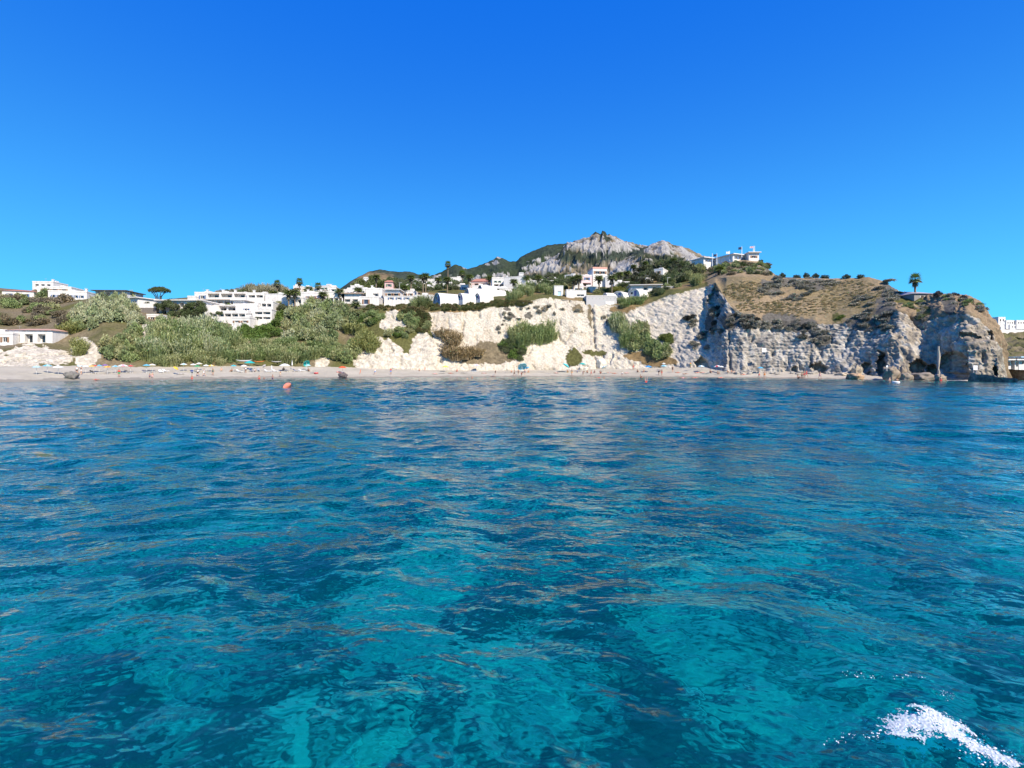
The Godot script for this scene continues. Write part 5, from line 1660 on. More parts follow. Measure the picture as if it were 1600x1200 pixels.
# a pose is pelvis, chest, head, then elbow, hand, knee, ankle, toe for each side
func pose(called: String, pelvis: Vector3, chest: Vector3, head: Vector3, elbows: Array, hands: Array, knees: Array, ankles: Array, toes: Array) -> void:
	var up := (chest - pelvis).normalized()
	var side := Vector3.RIGHT
	var fwd := side.cross(up).normalized()
	var neck := chest + up * 0.17
	var bones := []
	bones.append([pelvis, pelvis.lerp(chest, 0.5), 0.125, 0.115])
	bones.append([pelvis.lerp(chest, 0.5), chest, 0.115, 0.135])
	bones.append([neck, head, 0.055, 0.06])
	bones.append([head - (head - neck).normalized() * 0.04, head + (head - neck).normalized() * 0.06, 0.078, 0.092])
	bones.append([head + fwd * 0.085, head + fwd * 0.105 - up * 0.02, 0.016, 0.02])
	for k in 2:
		var s := side * (1.0 if k else -1.0)
		var sh := chest + up * 0.09 + s * 0.17
		var hp := pelvis + s * 0.085 - up * 0.02
		bones.append([chest + up * 0.06, sh, 0.09, 0.062])
		bones.append([head + s * 0.085, head + s * 0.098, 0.02, 0.02])
		var eb: Vector3 = elbows[k]
		var hd: Vector3 = hands[k]
		limb(bones, sh, eb, hd, [0.055, 0.043, 0.030], hd + (hd - eb).normalized() * 0.14, 0.02)
		bones.append([hd + (hd - eb).normalized() * 0.03, hd + (hd - eb).normalized() * 0.08 + fwd * 0.05, 0.018, 0.014])
		limb(bones, hp, knees[k], ankles[k], [0.092, 0.062, 0.042], toes[k], 0.03)
	var trunks := [[pelvis + up * 0.06, pelvis - up * 0.02, 0.135, 0.125]]
	for k in 2:
		var hp := pelvis + side * (0.085 if k else -0.085) - up * 0.02
		var kn: Vector3 = knees[k]
		trunks.append([hp, hp.lerp(kn, 0.35), 0.104, 0.095])
	var vest := [[pelvis + up * 0.12, chest, 0.132, 0.148], [chest + up * 0.04 + side * 0.14, chest + up * 0.04 - side * 0.14, 0.085, 0.085]]
	var hair := [[head + (head - neck).normalized() * 0.075 - fwd * 0.02, head - fwd * 0.045 - up * 0.02, 0.095, 0.075]]
	poses[called] = [nets(bones, 0.03, 0.05), nets(trunks, 0.03, 0.03), nets(vest, 0.03, 0.03), nets(hair, 0.025, 0.02)]

func make_poses() -> void:
	pose("stand", Vector3(0, 0.95, 0), Vector3(0, 1.30, 0), Vector3(0, 1.60, 0.02), [Vector3(-0.27, 1.12, -0.02), Vector3(0.27, 1.12, -0.02)], [Vector3(-0.29, 0.88, 0.06), Vector3(0.29, 0.88, 0.06)], [Vector3(-0.11, 0.5, 0.02), Vector3(0.11, 0.5, 0.02)], [Vector3(-0.12, 0.08, -0.02), Vector3(0.12, 0.08, -0.02)], [Vector3(-0.14, 0.03, 0.15), Vector3(0.14, 0.03, 0.15)])
	pose("walk", Vector3(0, 0.93, 0), Vector3(0, 1.28, 0.03), Vector3(0, 1.58, 0.06), [Vector3(-0.26, 1.10, 0.12), Vector3(0.26, 1.10, -0.14)], [Vector3(-0.24, 0.95, 0.32), Vector3(0.27, 0.88, -0.18)], [Vector3(-0.10, 0.50, -0.10), Vector3(0.10, 0.52, 0.20)], [Vector3(-0.11, 0.14, -0.34), Vector3(0.11, 0.09, 0.26)], [Vector3(-0.11, 0.03, -0.20), Vector3(0.12, 0.04, 0.44)])
	pose("sit", Vector3(0, 0.13, 0), Vector3(0, 0.47, -0.08), Vector3(0, 0.77, -0.06), [Vector3(-0.27, 0.30, 0.05), Vector3(0.27, 0.30, 0.05)], [Vector3(-0.16, 0.36, 0.28), Vector3(0.16, 0.36, 0.28)], [Vector3(-0.13, 0.46, 0.36), Vector3(0.13, 0.46, 0.36)], [Vector3(-0.12, 0.07, 0.52), Vector3(0.12, 0.07, 0.52)], [Vector3(-0.13, 0.03, 0.68), Vector3(0.13, 0.03, 0.68)])
	pose("lie", Vector3(0, 0.13, 0), Vector3(0, 0.13, -0.36), Vector3(0, 0.15, -0.66), [Vector3(-0.30, 0.08, -0.22), Vector3(0.30, 0.08, -0.22)], [Vector3(-0.30, 0.06, 0.03), Vector3(0.30, 0.06, 0.03)], [Vector3(-0.12, 0.12, 0.44), Vector3(0.12, 0.22, 0.42)], [Vector3(-0.13, 0.06, 0.86), Vector3(0.13, 0.07, 0.74)], [Vector3(-0.16, 0.16, 0.92), Vector3(0.15, 0.04, 0.92)])
	pose("bend", Vector3(0, 0.90, -0.12), Vector3(0, 1.05, 0.20), Vector3(0, 1.05, 0.50), [Vector3(-0.24, 0.80, 0.28), Vector3(0.24, 0.80, 0.28)], [Vector3(-0.20, 0.58, 0.34), Vector3(0.20, 0.58, 0.34)], [Vector3(-0.13, 0.48, 0.0), Vector3(0.13, 0.48, 0.0)], [Vector3(-0.14, 0.08, -0.06), Vector3(0.14, 0.08, -0.06)], [Vector3(-0.15, 0.03, 0.11), Vector3(0.15, 0.03, 0.11)])
	pose("handstand", Vector3(0, 0.10, 0), Vector3(0, -0.26, 0), Vector3(0, -0.52, 0.03), [Vector3(-0.26, -0.44, 0), Vector3(0.26, -0.44, 0)], [Vector3(-0.25, -0.70, 0.05), Vector3(0.25, -0.70, 0.05)], [Vector3(-0.15, 0.52, 0.04), Vector3(0.15, 0.52, 0.04)], [Vector3(-0.19, 0.92, 0), Vector3(0.19, 0.92, 0)], [Vector3(-0.20, 1.08, 0.04), Vector3(0.20, 1.08, 0.04)])

const SKINS := [Color(0.42, 0.24, 0.16), Color(0.55, 0.33, 0.23), Color(0.34, 0.19, 0.12)]

func person(label: String, u: float, v: float, how: String, suit: Color, top := Color(0, 0, 0, 0), turn := 0.0, sink := 0.0, size := 1.0) -> void:
	var o := thing("person", label, "person", on_beach(u, v) + Vector3(0, 0.02 - sink, 0), turn, "bathers on and off the beach")
	o.scale = Vector3.ONE * size
	var p: Array = poses[how]
	var k: Color = SKINS[int(u * 7.0) % 3]
	part(o, "body", p[0], paint(k.r, k.g, k.b, 0.6))
	part(o, "swimsuit", p[1], paint(suit.r, suit.g, suit.b, 0.8))
	if top.a > 0.0: part(o, "shirt", p[2], paint(top.r, top.g, top.b, 0.9))
	part(o, "hair", p[3], paint(0.05, 0.035, 0.025, 0.7))

# parasol: eight slightly sagging panels, radius 1 at height 0, apex above
func canopy_mesh(a: Color, b: Color) -> ArrayMesh:
	var s := Shape.new()
	for i in 16:
		var w0 := TAU * i / 16.0
		var w1 := TAU * (i + 1) / 16.0
		s.col = a if (i / 2) % 2 == 0 else b
		var f0 := 1.0 if i % 2 == 0 else 0.94
		var f1 := 1.0 if (i + 1) % 2 == 0 else 0.94
		var prev0 := Vector3(0, 0.42, 0)
		var prev1 := Vector3(0, 0.42, 0)
		for k in 4:
			var t := (k + 1) / 4.0
			var y := 0.42 * (1.0 - t) + 0.06 * sin(PI * t)
			var p0 := Vector3(cos(w0) * t * lerpf(1.0, f0, t), y, sin(w0) * t * lerpf(1.0, f0, t))
			var p1 := Vector3(cos(w1) * t * lerpf(1.0, f1, t), y, sin(w1) * t * lerpf(1.0, f1, t))
			s.quad(prev0, p0, p1, prev1)
			prev0 = p0
			prev1 = p1
		s.quad(prev0, prev0 - Vector3(0, 0.10, 0), prev1 - Vector3(0, 0.10, 0), prev1)
	return s.mesh()

func parasol(label: String, u: float, canopy_v: float, foot_v: float, wide: float, a: Color, b: Color, tilt := Vector3.ZERO, closed := false) -> void:
	var at := on_beach(u, foot_v)
	var m := -at.z / 800.0
	var h := maxf(1.5, (foot_v - canopy_v) * m - 0.35)
	var o := thing("parasol", label, "parasol", at, u * 3.0, "parasols on the beach")
	var s := Shape.new()
	s.tube([Vector3(0, -0.2, 0), Vector3(0, h + 0.4, 0)], [0.035, 0.03], 6)
	part(o, "pole", s.mesh(), paint(0.6, 0.6, 0.58, 0.5))
	var r := wide * m * 0.5
	if closed:
		var c := Shape.new()
		c.lathe([Vector2(0.05, h * 0.45), Vector2(0.16, h * 0.55), Vector2(0.12, h * 0.8), Vector2(0.02, h + 0.45)], 8)
		part(o, "canopy", c.mesh(), paint(a.r, a.g, a.b, 0.9))
		return
	var key := "canopy %s %s" % [a, b]
	if not kinds.has(key): kinds[key] = canopy_mesh(a, b)
	var mt := leafy(1, 1, 1)
	var c := part(o, "canopy", kinds[key], mt)
	c.position.y = h
	c.scale = Vector3(r, r * 0.95, r)
	c.rotation = tilt

func sunbed(label: String, u: float, v: float, cloth: Color, turn: float) -> void:
	var o := thing("sunbed", label, "sunbed", on_beach(u, v), turn, "sunbeds on the left beach")
	var f := Shape.new()
	f.box(Vector3(0, 0.30, 0), Vector3(0.62, 0.05, 1.3))
	part(o, "frame", f.mesh(), paint(0.7, 0.7, 0.7, 0.5))
	for e in [[-1, -1], [1, -1], [-1, 1], [1, 1]]:
		part(o, "leg", box_shape(Vector3(e[0] * 0.28, 0.10, e[1] * 0.55), Vector3(0.05, 0.36, 0.05)).mesh(), paint(0.7, 0.7, 0.7, 0.5))
	part(o, "mattress", box_shape(Vector3(0, 0.37, 0.02), Vector3(0.58, 0.08, 1.24)).mesh(), paint(cloth.r, cloth.g, cloth.b, 0.9))
	var b := Shape.new()
	b.box(Vector3(0, 0.56, -0.86), Vector3(0.58, 0.07, 0.66), Basis(Vector3.RIGHT, 0.6))
	part(o, "backrest", b.mesh(), paint(cloth.r, cloth.g, cloth.b, 0.9))

func towel(label: String, u: float, v: float, c: Color, turn: float) -> void:
	var s := Shape.new()
	for i in 8:
		for j in 3:
			var p := []
			for e in [[i, j], [i, j + 1], [i + 1, j + 1], [i + 1, j]]:
				p.append(Vector3((e[0] / 8.0 - 0.5) * 1.8, 0.10 + 0.03 * sin(e[0] * 1.9 + e[1] * 2.3), (e[1] / 3.0 - 0.5) * 0.9))
			s.quad(p[0], p[1], p[2], p[3])
	var o := solid("beach_towel", s.mesh(), paint(c.r, c.g, c.b, 0.95), label, "towel", "towels on the sand")
	o.position = on_beach(u, v)
	o.rotation.y = turn

func make_beach_life() -> void:
	make_poses()
	var white := Color(0.78, 0.78, 0.76)
	var sky := Color(0.12, 0.45, 0.62)
	var pale := Color(0.40, 0.62, 0.70)
	var teal := Color(0.02, 0.42, 0.42)
	var navy := Color(0.03, 0.05, 0.16)
	var black := Color(0.015, 0.015, 0.018)
	var red := Color(0.60, 0.05, 0.05)
	var orange := Color(0.75, 0.25, 0.03)
	var yellow := Color(0.75, 0.50, 0.05)
	var cream := Color(0.72, 0.64, 0.45)
	var green := Color(0.02, 0.30, 0.12)
	var lilac := Color(0.45, 0.42, 0.58)
	var pink := Color(0.70, 0.35, 0.40)
	var none := Color(0, 0, 0, 0)
	# u, canopy v, foot v, width, two colours, tilt, closed, label
	var shades := [
		[57, 577, 585, 11, pale, pale, 0.0, false, "pale blue parasol nearest the left edge"], [74, 573.5, 583, 12, sky, pale, 0.0, false, "blue parasol second from the left edge"], [91, 576, 585, 14, white, white, 0.0, false, "wide white parasol left of the pointed rock"],
		[124, 574, 583, 9, white, pale, 0.0, false, "white and pale blue parasol behind the pointed rock"], [134, 574, 583, 9, white, white, 0.0, false, "plain white parasol left of the amber one"], [143, 574, 583, 10, Color(0.72, 0.42, 0.12), Color(0.72, 0.42, 0.12), 0.0, false, "amber parasol left of the small red one"], [149, 572.5, 582, 6, red, red, 0.0, false, "small red parasol behind the amber one"], [155, 573, 582, 8, sky, sky, 0.0, false, "small blue parasol left of the purple one"], [164, 571.5, 581, 9, Color(0.22, 0.12, 0.35), Color(0.22, 0.12, 0.35), 0.0, false, "purple parasol behind the bright orange one"], [168, 574.5, 584, 10, orange, yellow, 0.0, false, "bright orange parasol on the left beach"], [180, 573.5, 583, 9, sky, pale, 0.0, false, "blue parasol right of the bright orange one"], [192, 571.5, 582, 14, pink, white, 0.0, false, "wide pink and white parasol on the left beach"], [204, 570, 582, 8, red, Color(0.62, 0.12, 0.14), 0.0, false, "tall red parasol on the left beach"], [229, 571, 581, 10, sky, sky, 0.0, false, "blue parasol beside the cream one below the thicket"], [238, 568.5, 580, 10, cream, white, 0.0, false, "cream parasol beside the blue one below the thicket"],
		[275, 577, 585, 8, yellow, yellow, 0.7, false, "tilted bright yellow parasol low on the sand"], [287, 567.5, 580, 10, white, pale, 0.0, false, "white parasol left of the three below the hotel"], [302, 568, 580, 9, white, white, 0.0, false, "white parasol behind the green one"], [311, 566.5, 579, 10, cream, white, 0.0, false, "cream and white parasol above the green one"], [308, 571.5, 582, 9, green, green, 0.0, false, "green parasol on the left beach"], [322, 570.5, 581, 9, white, white, 0.0, false, "white parasol between the green and yellow ones"], [330, 570, 581, 9, yellow, cream, 0.0, false, "pale yellow parasol right of the white one"], [365, 571, 581, 9, sky, teal, 0.0, false, "turquoise parasol left of the large teal one"], [390, 565, 578, 15, teal, teal, 0.0, false, "large teal parasol in front of the boats"], [381, 571, 581, 10, white, white, 0.0, false, "white parasol below the large teal one"], [445, 570, 580, 16, white, white, 0.0, false, "wide white parasol between the closed ones"], [424.5, 572, 582, 4, white, white, 0.0, true, "closed white parasol left of the wide white one"], [456.5, 563, 577, 4, white, white, 0.0, true, "tall closed white parasol right of the wide white one"], [479, 566, 578, 11, teal, Color(0.03, 0.5, 0.45), 1.0, false, "teal parasol tipped on its side by the white rock"], [481, 571.5, 580, 9, pale, pale, 0.0, false, "pale blue parasol under the tipped teal one"],
		[535, 573.5, 583, 12, Color(0.75, 0.10, 0.03), Color(0.75, 0.10, 0.03), 0.0, false, "bright red parasol above the dark block-like rock"], [696, 572.5, 581, 11, Color(0.50, 0.55, 0.12), Color(0.50, 0.55, 0.12), 0.0, false, "lime parasol in front of the dry reeds"], [744.5, 569.5, 580, 10, white, lilac, 0.0, false, "white and lilac parasol right of the dry reeds"], [816, 571, 582, 15, pale, sky, 0.8, false, "large light blue parasol tilted over a group of bathers"], [823, 573, 582, 8, sky, navy, 0.4, false, "small darker blue parasol behind the large light blue one"], [884.5, 569.5, 582, 12, Color(0.10, 0.60, 0.66), Color(0.12, 0.62, 0.68), 0.6, false, "tilted cyan parasol below the white cliff"], [910, 567.5, 581, 11, teal, Color(0.02, 0.36, 0.34), 0.0, false, "dark teal parasol right of the tilted cyan one"], [944, 573.5, 581, 10, pale, white, 0.5, false, "pale parasol lying low below the large white boulder"], [1013, 572, 581, 11, Color(0.02, 0.25, 0.62), Color(0.02, 0.28, 0.66), 0.0, false, "strong blue parasol near the grey rock face"], [1037, 571.5, 580, 10, pale, sky, 0.0, false, "light blue parasol right of the strong blue one"], [1037, 566.5, 578, 6, white, white, 0.0, false, "small white parasol above the light blue one"], [1095.5, 573.5, 581, 10, white, pale, 0.0, false, "white parasol before the shaded cave"], [1120, 572.5, 581, 10, red, white, 0.2, false, "red and white parasol at the headland's foot"], [1127, 575, 582, 8, white, white, 0.0, false, "small white parasol right of the red and white one"], [1188, 574.5, 584, 9.5, Color(0.05, 0.35, 0.68), sky, 0.0, false, "blue parasol below the striped grey rock"]]
	for e in shades:
		parasol(e[8], e[0], e[1], e[2], e[3], e[4], e[5], Vector3(e[6], 0, e[6] * 0.3), e[7])
	for e in [[252, 583, white, 0.9, "white sunbed left of the tilted yellow parasol"], [260, 582, white, 1.3, "white sunbed nearest the tilted yellow parasol"], [376, 582, white, 1.4, "white sunbed left of the teal parasol's group"], [395, 581, navy, 1.2, "navy sunbed under the large teal parasol"], [404, 580, Color(0.3, 0.3, 0.32), 0.5, "grey sunbed beside the navy one"], [420, 582, white, 1.5, "white sunbed by the closed parasol"], [432, 582, white, 1.3, "white sunbed right of the closed parasol"], [448, 581, black, 1.3, "black sunbed under the wide white parasol"], [464, 581, navy, 1.5, "navy sunbed right of the tall closed parasol"], [473, 581, white, 1.4, "white sunbed left of the pale blue parasol"], [202, 583, Color(0.1, 0.1, 0.1), 1.4, "black sunbed under the tall red parasol"], [239, 583, Color(0.1, 0.1, 0.1), 1.5, "dark sunbed under the cream parasol"], [228, 583, Color(0.12, 0.12, 0.14), 1.2, "dark sunbed under the blue parasol by the cream one"], [148, 584, black, 1.4, "black sunbed under the amber parasol"], [300, 583, navy, 0.6, "navy sunbed behind the green parasol"], [412, 574, Color(0.35, 0.33, 0.32), 0.2, "grey folded sunbed on the bank under the boats"]]:
		sunbed(e[4], e[0], e[1], e[2], e[3])
	# people: u, foot v, pose, swimsuit, shirt, turn, sink, size, label
	var folk := [
		[186, 590, "stand", green, red, 0.3, 0.0, 1.1, "person in red top and green shorts standing on the left beach"], [120, 585, "stand", black, white, 0.5, 0.0, 1.0, "person in white shirt and black shorts behind the pointed rock"], [127, 585, "stand", white, black, -0.4, 0.0, 1.0, "person in black top right of the pointed rock"], [150, 594.3, "lie", red, none, 1.4, 0.05, 1.0, "person lying at the waterline right of the pointed rock"], [234, 591, "stand", navy, none, 0.0, 0.3, 0.8, "child in navy trunks at the waterline below the cream parasol"], [238, 591, "walk", pink, none, 0.8, 0.2, 0.85, "child in pink swimsuit beside the one in navy trunks"],
		[300, 592, "stand", red, none, 0.0, 0.8, 1.0, "bather waist-deep left of the person in white shirt"], [309, 588, "walk", black, white, 1.2, 0.0, 1.05, "person in white shirt walking below the green parasol"], [319, 588, "walk", white, white, -1.2, 0.0, 1.05, "person all in white walking right of the green parasol"], [332.6, 587, "stand", Color(0.10, 0.12, 0.10), Color(0.16, 0.20, 0.14), 0.3, 0.0, 1.05, "person in dark green standing below the pale yellow parasol"], [346, 580, "sit", cream, none, 0.4, 0.0, 1.0, "person sitting on sand left of the turquoise parasol"], [362, 581, "sit", black, none, -0.3, 0.0, 1.0, "person in black sitting under the turquoise parasol"], [384, 583, "stand", black, white, 0.2, 0.0, 0.9, "person in white top under the large teal parasol"], [398, 581, "sit", navy, white, 0.6, 0.0, 1.0, "person in white sitting right of the large teal parasol's pole"], [405, 592.5, "stand", red, none, 0.4, 0.75, 1.0, "bather wading left of the child in the shallows"], [412.7, 592.5, "stand", navy, none, 0.0, 0.75, 0.75, "child wading between two bathers in the shallows"], [426, 592.5, "stand", navy, none, -0.4, 0.75, 1.05, "bather wading right of the child in the shallows"], [438, 588.5, "walk", cream, none, 0.8, 0.0, 0.8, "child walking near the water above the buoy"], [443, 579, "sit", black, black, 0.0, 0.0, 1.0, "person in black sitting under the wide white parasol"], [482, 580.5, "sit", black, black, 0.9, 0.0, 1.05, "person in black sitting below the tipped teal parasol"],
		[534, 584, "lie", pink, none, 1.5, 0.0, 1.0, "person in pink lying below the bright red parasol"], [586, 586, "walk", Color(0.05, 0.25, 0.6), white, 0.9, 0.0, 1.05, "person in white top and blue shorts right of the orange kayak"], [610.6, 585.5, "stand", Color(0.05, 0.25, 0.6), red, 0.3, 0.0, 1.1, "person in red top and blue shorts before the white rocks"], [655, 580, "sit", black, none, 0.5, 0.0, 1.0, "dark-haired person sitting left of the lime parasol"], [664, 580, "stand", red, none, 0.0, 0.0, 0.8, "child in red standing left of the lime parasol"], [679.5, 585, "lie", pink, none, 1.4, 0.0, 1.0, "person in pink lying left of the lime parasol"], [704, 584, "lie", red, none, 1.6, 0.0, 1.0, "person in red lying below the lime parasol"], [714, 581, "sit", red, red, -0.4, 0.0, 1.0, "person in red sitting right of the lime parasol"], [756, 584, "lie", pink, none, 1.5, 0.0, 1.0, "person in pink lying right of the white dinghy"], [774, 585, "stand", black, black, 0.0, 0.0, 0.75, "child in black standing right of the white dinghy"], [730, 592.5, "stand", black, none, 0.3, 1.35, 1.0, "swimmer's dark head below the white dinghy"], [737.7, 591, "stand", black, none, -0.3, 1.2, 1.0, "second swimmer closer to shore below the white dinghy"], [770, 588.5, "lie", navy, none, 1.2, 0.0, 1.0, "person lying at the waterline below the child in black"],
		[799, 582, "sit", orange, none, 0.4, 0.0, 1.0, "person in orange sitting left of the large light blue parasol"], [803.5, 588, "walk", black, none, 1.0, 0.0, 1.05, "person in black trunks walking left of the light blue parasol"], [810, 586, "stand", black, none, 0.2, 0.0, 1.0, "person in black under the large light blue parasol's left"], [815, 588, "bend", red, none, 0.9, 0.0, 1.0, "person in red bending below the large light blue parasol"], [820, 586, "stand", navy, none, -0.4, 0.0, 1.0, "person in navy below the large light blue parasol's right"], [826, 582, "sit", orange, none, -0.8, 0.0, 1.0, "person sitting right of the large light blue parasol"], [869, 583.5, "lie", pink, none, 1.5, 0.0, 1.0, "person in pink lying left of the tilted cyan parasol"], [886.6, 582, "sit", yellow, none, 0.3, 0.0, 1.1, "person in yellow sitting under the tilted cyan parasol"], [893.5, 587, "walk", orange, none, -0.7, 0.0, 1.1, "person walking to the water below the cyan parasol"], [902, 582, "sit", Color(0.05, 0.3, 0.6), Color(0.05, 0.3, 0.6), 0.0, 0.0, 1.0, "person in blue sitting between the cyan and teal parasols"], [911, 586, "bend", pink, none, 0.8, 0.0, 1.0, "person in pink bending under the dark teal parasol"], [917.5, 583, "sit", black, none, 0.0, 0.0, 1.1, "person in black sitting under the dark teal parasol"], [923.7, 587.5, "walk", red, none, 0.7, 0.0, 1.1, "person in red walking right of the dark teal parasol"], [929, 583, "sit", navy, navy, -0.5, 0.0, 1.0, "person in navy sitting right of the dark teal parasol"], [938, 584, "sit", red, none, 0.6, 0.0, 1.05, "person in red sitting by the blue towel"], [952, 583, "lie", lilac, none, 1.3, 0.0, 1.0, "person in lilac lying right of the blue towel"], [960, 584, "lie", red, none, 1.6, 0.0, 1.0, "person in red lying beside the one in lilac"], [970.5, 574.5, "stand", red, none, 0.0, 0.0, 1.0, "person standing alone high on the bank below the white boulder"], [972, 588, "walk", navy, white, 0.6, 0.0, 0.85, "child in white top at the water below the bank"], [979, 583.5, "lie", pink, none, 1.4, 0.0, 1.0, "person in pink lying right of the child in white top"], [935.5, 590.6, "lie", red, none, 1.5, 0.1, 1.0, "bather lying in the shallows below the dark teal parasol"], [943.7, 591, "stand", black, none, 0.0, 1.3, 1.0, "swimmer's head right of the one in the shallows"],
		[989.6, 578, "stand", red, none, 0.2, 0.0, 1.1, "person in red standing left of the strong blue parasol"], [996, 582, "sit", black, black, 0.5, 0.0, 1.05, "person in black sitting left of the strong blue parasol"], [1000, 575, "stand", pink, none, 0.0, 0.0, 0.8, "child in pink on the bank behind the strong blue parasol"], [1006, 582, "sit", black, black, -0.6, 0.0, 1.0, "dark-clothed person sitting below the strong blue parasol"], [1001, 590.3, "sit", red, none, 0.7, 0.05, 1.0, "person sitting at the waterline below the strong blue parasol"], [1009.5, 598, "handstand", red, none, 0.0, 0.05, 1.0, "swimmer's two legs sticking up out of the water"], [1029.5, 586.5, "bend", black, black, 1.1, 0.0, 1.1, "person in black bending below the light blue parasol"], [1034, 587, "stand", red, none, 0.4, 0.0, 1.0, "person in red right of the bending one"], [1051, 582, "stand", black, black, 0.0, 0.0, 1.1, "person dressed in black standing alone on the sand"], [1059, 583, "lie", red, none, 1.5, 0.0, 1.0, "person in red lying right of the one dressed in black"], [1071, 585, "lie", black, none, 1.6, 0.0, 1.0, "person in black lying below the shaded cave"], [1079, 574.5, "stand", green, orange, 0.2, 0.0, 1.0, "person in orange top and green shorts before the shaded cave"], [1090, 583, "lie", red, none, 1.4, 0.0, 1.0, "person in red lying left of the red and white parasol"], [1098, 583, "lie", pink, none, 1.5, 0.0, 1.0, "person in pink lying left of the red and white parasol"], [1110, 583, "sit", black, black, 0.3, 0.0, 1.1, "person in black sitting under the red and white parasol"], [1121.7, 585, "sit", black, none, 0.8, 0.0, 1.0, "person in black trunks sitting below the red and white parasol"], [1126, 591, "lie", red, none, 1.5, 0.0, 1.0, "person lying at the waterline below the red and white parasol"], [1067, 591, "lie", pink, none, 1.5, 0.05, 1.0, "bather lying in the shallows below the shaded cave"], [1086, 591, "lie", red, none, 1.4, 0.05, 1.0, "second bather lying in the shallows below the shaded cave"], [1137, 583, "sit", cream, none, 0.2, 0.0, 1.0, "tanned person sitting left in the row of three"], [1143, 583, "sit", white, none, -0.2, 0.0, 1.0, "tanned person sitting in the middle of the row of three"], [1147, 584, "sit", cream, none, 0.5, 0.0, 1.0, "tanned person sitting right in the row of three"], [1161.6, 586, "lie", red, none, 1.5, 0.0, 1.0, "person in red lying left of the blue parasol at the headland"], [1186, 591, "walk", red, none, 0.8, 0.0, 1.05, "left of two people walking below the headland's blue parasol"], [1194.6, 591, "stand", orange, none, -0.3, 0.0, 1.1, "right of two people standing below the headland's blue parasol"], [1247, 592, "sit", black, none, 0.5, 0.0, 1.1, "person in black sitting left in the group before the caves"], [1253, 592, "stand", black, none, 0.2, 0.0, 0.9, "person in black trunks in the group before the caves"], [1256.5, 591, "stand", red, none, -0.2, 0.0, 1.1, "tall person in red in the group before the caves"], [1260, 590, "walk", red, red, 0.4, 0.0, 1.05, "person in red top right in the group before the caves"], [1281, 591.5, "walk", pink, none, 0.9, 0.0, 1.0, "lone person walking before the widest left cave"], [1390, 596.5, "stand", black, none, 0.5, 0.9, 1.0, "bather standing in the water left of the white float"], [1401, 597, "stand", red, none, -0.5, 0.95, 1.0, "bather leaning over the white float"], [1470, 597, "stand", red, none, 0.0, 0.6, 1.0, "bather wading below the rounded brown boulder"]]
	for e in folk:
		person(e[8], e[0], e[1], e[2], e[3], e[4], e[5], e[6], e[7])
	for e in [[857, 584, white, 0.1, "white towel spread left of the cyan parasol"], [846, 581, white, -0.2, "white bundle of towels further left of the cyan parasol"], [944, 584, pale, 0.1, "light blue towel below the pale parasol"], [1074, 579, Color(0.03, 0.10, 0.45), 0.2, "deep blue towel before the shaded cave"], [1103, 584, pale, 0.0, "pale blue towel left of the person in black trunks"], [790, 582, white, 0.1, "long white towel left of the light blue parasol"], [490, 583, lilac, 0.1, "lilac towel right of the pale blue parasol"], [725, 583, white, 0.0, "white towel left of the white dinghy"], [876, 581, black, 0.3, "black towel left of the person in yellow"], [282, 585, white, 0.2, "white towel right of the tilted yellow parasol"], [1215, 585, white, 0.2, "white towel right of the headland's blue parasol"], [690, 584, black, 0.1, "black towel below the lime parasol"]]:
		towel(e[4], e[0], e[1], e[2], e[3])
	# inflatables
	for e in [[494, 584, red, "red swim ring on the sand below the pale blue parasol"], [1400, 598.5, white, "white float in the water beside two bathers"], [529, 582, Color(0.75, 0.3, 0.25), "pink swim ring beside the bright red parasol"]]:
		var s := Shape.new()
		var path := []
		var rad := []
		for i in 17:
			path.append(Vector3(cos(TAU * i / 16.0) * 0.42, 0.14, sin(TAU * i / 16.0) * 0.42))
			rad.append(0.17)
		s.tube(path, rad, 10)
		var o := solid("swim_ring", s.mesh(), paint(e[2].r, e[2].g, e[2].b, 0.35), e[3], "swim ring")
		o.position = on_beach(e[0], e[1])

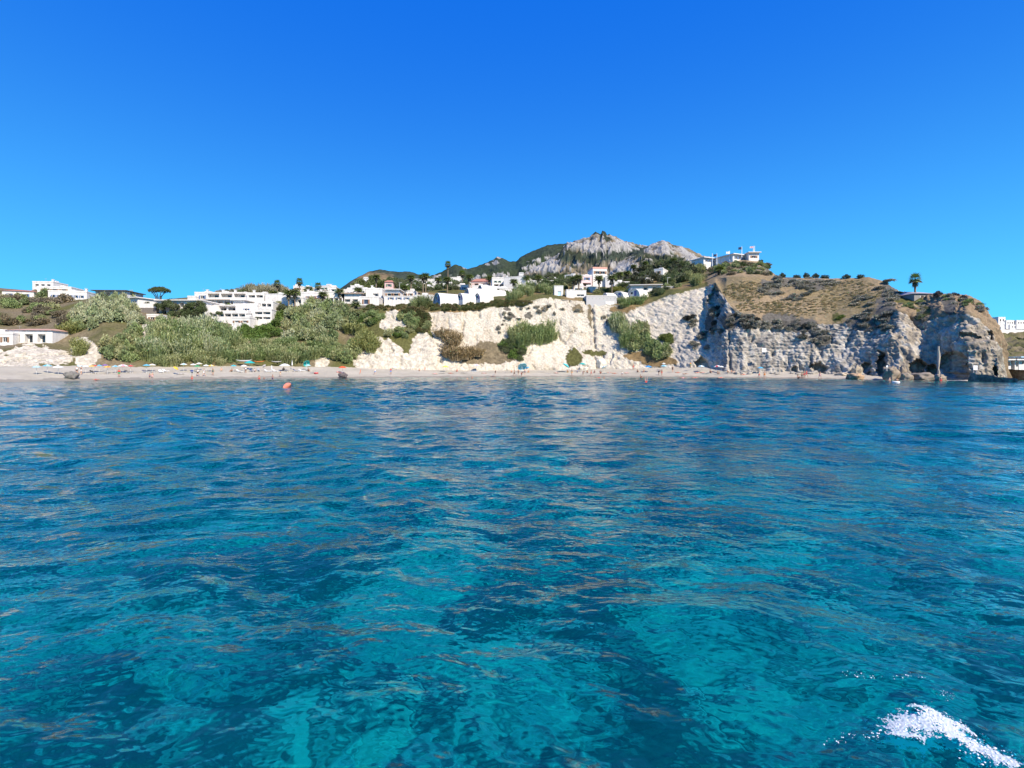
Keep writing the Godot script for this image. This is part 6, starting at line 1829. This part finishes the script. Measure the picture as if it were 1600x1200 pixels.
# ------------------------------------------------------------------ foam thrown up beside the boat
func make_foam() -> void:
	var drop := SphereMesh.new()
	drop.radius = 1.0
	drop.height = 2.0
	drop.radial_segments = 8
	drop.rings = 4
	var r := rng(400)
	var clump := noise(401, 2.6, 3, FastNoiseLite.FRACTAL_RIDGED)
	var at: Array[Transform3D] = []
	var near := func(u: float, v: float) -> Vector2:
		var z := EYE * 800.0 / (v - LEVEL)
		return Vector2((u - 800.0) / 800.0 * z, z)
	var spine := [near.call(1408, 1135), near.call(1455, 1128), near.call(1490, 1142), near.call(1530, 1168), near.call(1570, 1186)]
	var tries := 0
	while at.size() < 2600 and tries < 240000:
		tries += 1
		var k := r.randi() % 4
		var a: Vector2 = spine[k]
		var p: Vector2 = a.lerp(spine[k + 1], r.randf()) + Vector2(r.randfn() * 0.075, r.randfn() * 0.055)
		if clump.get_noise_2d(p.x, p.y) < -0.25 + r.randf() * 0.8: continue
		var h: float = sea_point(p.x, p.y, 0.045)[0]
		var size := 0.0012 + 0.0045 * pow(r.randf(), 3.0)
		at.append(Transform3D(Basis.from_scale(Vector3(size * 1.6, size * 0.7, size * 1.6)), Vector3(p.x, h + r.randf_range(-0.05, 0.012), -p.y)))
	for e in [[1350, 1060, 40, 8], [1420, 1066, 30, 5], [1315, 1145, 24, 8], [1365, 1142, 20, 8], [1480, 1092, 20, 8]]:
		for i in 26:
			var p: Vector2 = near.call(e[0] + r.randfn() * e[2] * 0.5, e[1] + r.randfn() * e[3] * 0.5)
			var h: float = sea_point(p.x, p.y, 0.045)[0]
			var size := 0.001 + 0.003 * pow(r.randf(), 3.0)
			at.append(Transform3D(Basis.from_scale(Vector3(size * 1.5, size, size * 1.5)), Vector3(p.x, h + 0.004, -p.y)))
	# lacy film of foam lying on the water, and a fainter cloud of bubbles just under it
	var film := Shape.new()
	var cell := 0.008
	var lace := noise(402, 5.0, 4, FastNoiseLite.FRACTAL_RIDGED)
	var froth := noise(403, 38.0, 2)
	var lo: Vector2 = spine[0] + Vector2(-0.25, 0.25)
	for layer in 2:
		for i in 190:
			for j in 120:
				var c := Vector2(lo.x + i * cell, lo.y + 0.15 - j * cell)
				var d := 9.0
				var along := 0.0
				for k in 4:
					var near_at := Geometry2D.get_closest_point_to_segment(c, spine[k], spine[k + 1])
					var dist := c.distance_to(near_at)
					if dist < d:
						d = dist
						along = k + near_at.distance_to(spine[k]) / spine[k].distance_to(spine[k + 1])
				var thick := (0.13 if along < 2.4 else 0.08) * (1.0 if layer == 0 else 1.9)
				var mask := 1.0 - d / thick + lace.get_noise_2d(c.x, c.y) * 0.9 - 0.35 + froth.get_noise_2d(c.x * 2.0, c.y * 2.0) * 0.5
				if mask < (0.20 if layer == 0 else 0.45): continue
				var q := []
				for e in [[0, 0], [0, 1], [1, 1], [1, 0]]:
					var x: float = c.x + e[0] * cell
					var z: float = c.y - e[1] * cell
					q.append(Vector3(x, float(sea_point(x, z, 0.045)[0]) + (0.006 + froth.get_noise_2d(x, z) * 0.006 if layer == 0 else -0.10), -z))
				film.quad(q[0], q[1], q[2], q[3])
	var film_paint := StandardMaterial3D.new()
	film_paint.transparency = BaseMaterial3D.TRANSPARENCY_ALPHA
	film_paint.albedo_color = lin(0.80, 0.83, 0.86, 0.55)
	film_paint.roughness = 0.6
	var sheet := solid("foam_film", film.mesh(), film_paint, "lacy white film of foam on the water at lower right", "foam", "", "stuff")
	sheet.name = "foam_film"
	var mm := MultiMesh.new()
	mm.transform_format = MultiMesh.TRANSFORM_3D
	mm.mesh = drop
	mm.instance_count = at.size()
	for i in at.size(): mm.set_instance_transform(i, at[i])
	var o := MultiMeshInstance3D.new()
	o.name = "foam"
	o.multimesh = mm
	var m := StandardMaterial3D.new()
	m.albedo_color = lin(0.85, 0.87, 0.9)
	m.roughness = 0.25
	m.metallic_specular = 0.6
	o.material_override = m
	add_child(o)
	tag(o, "white droplets of spray over the foam at lower right", "foam", "", "stuff")
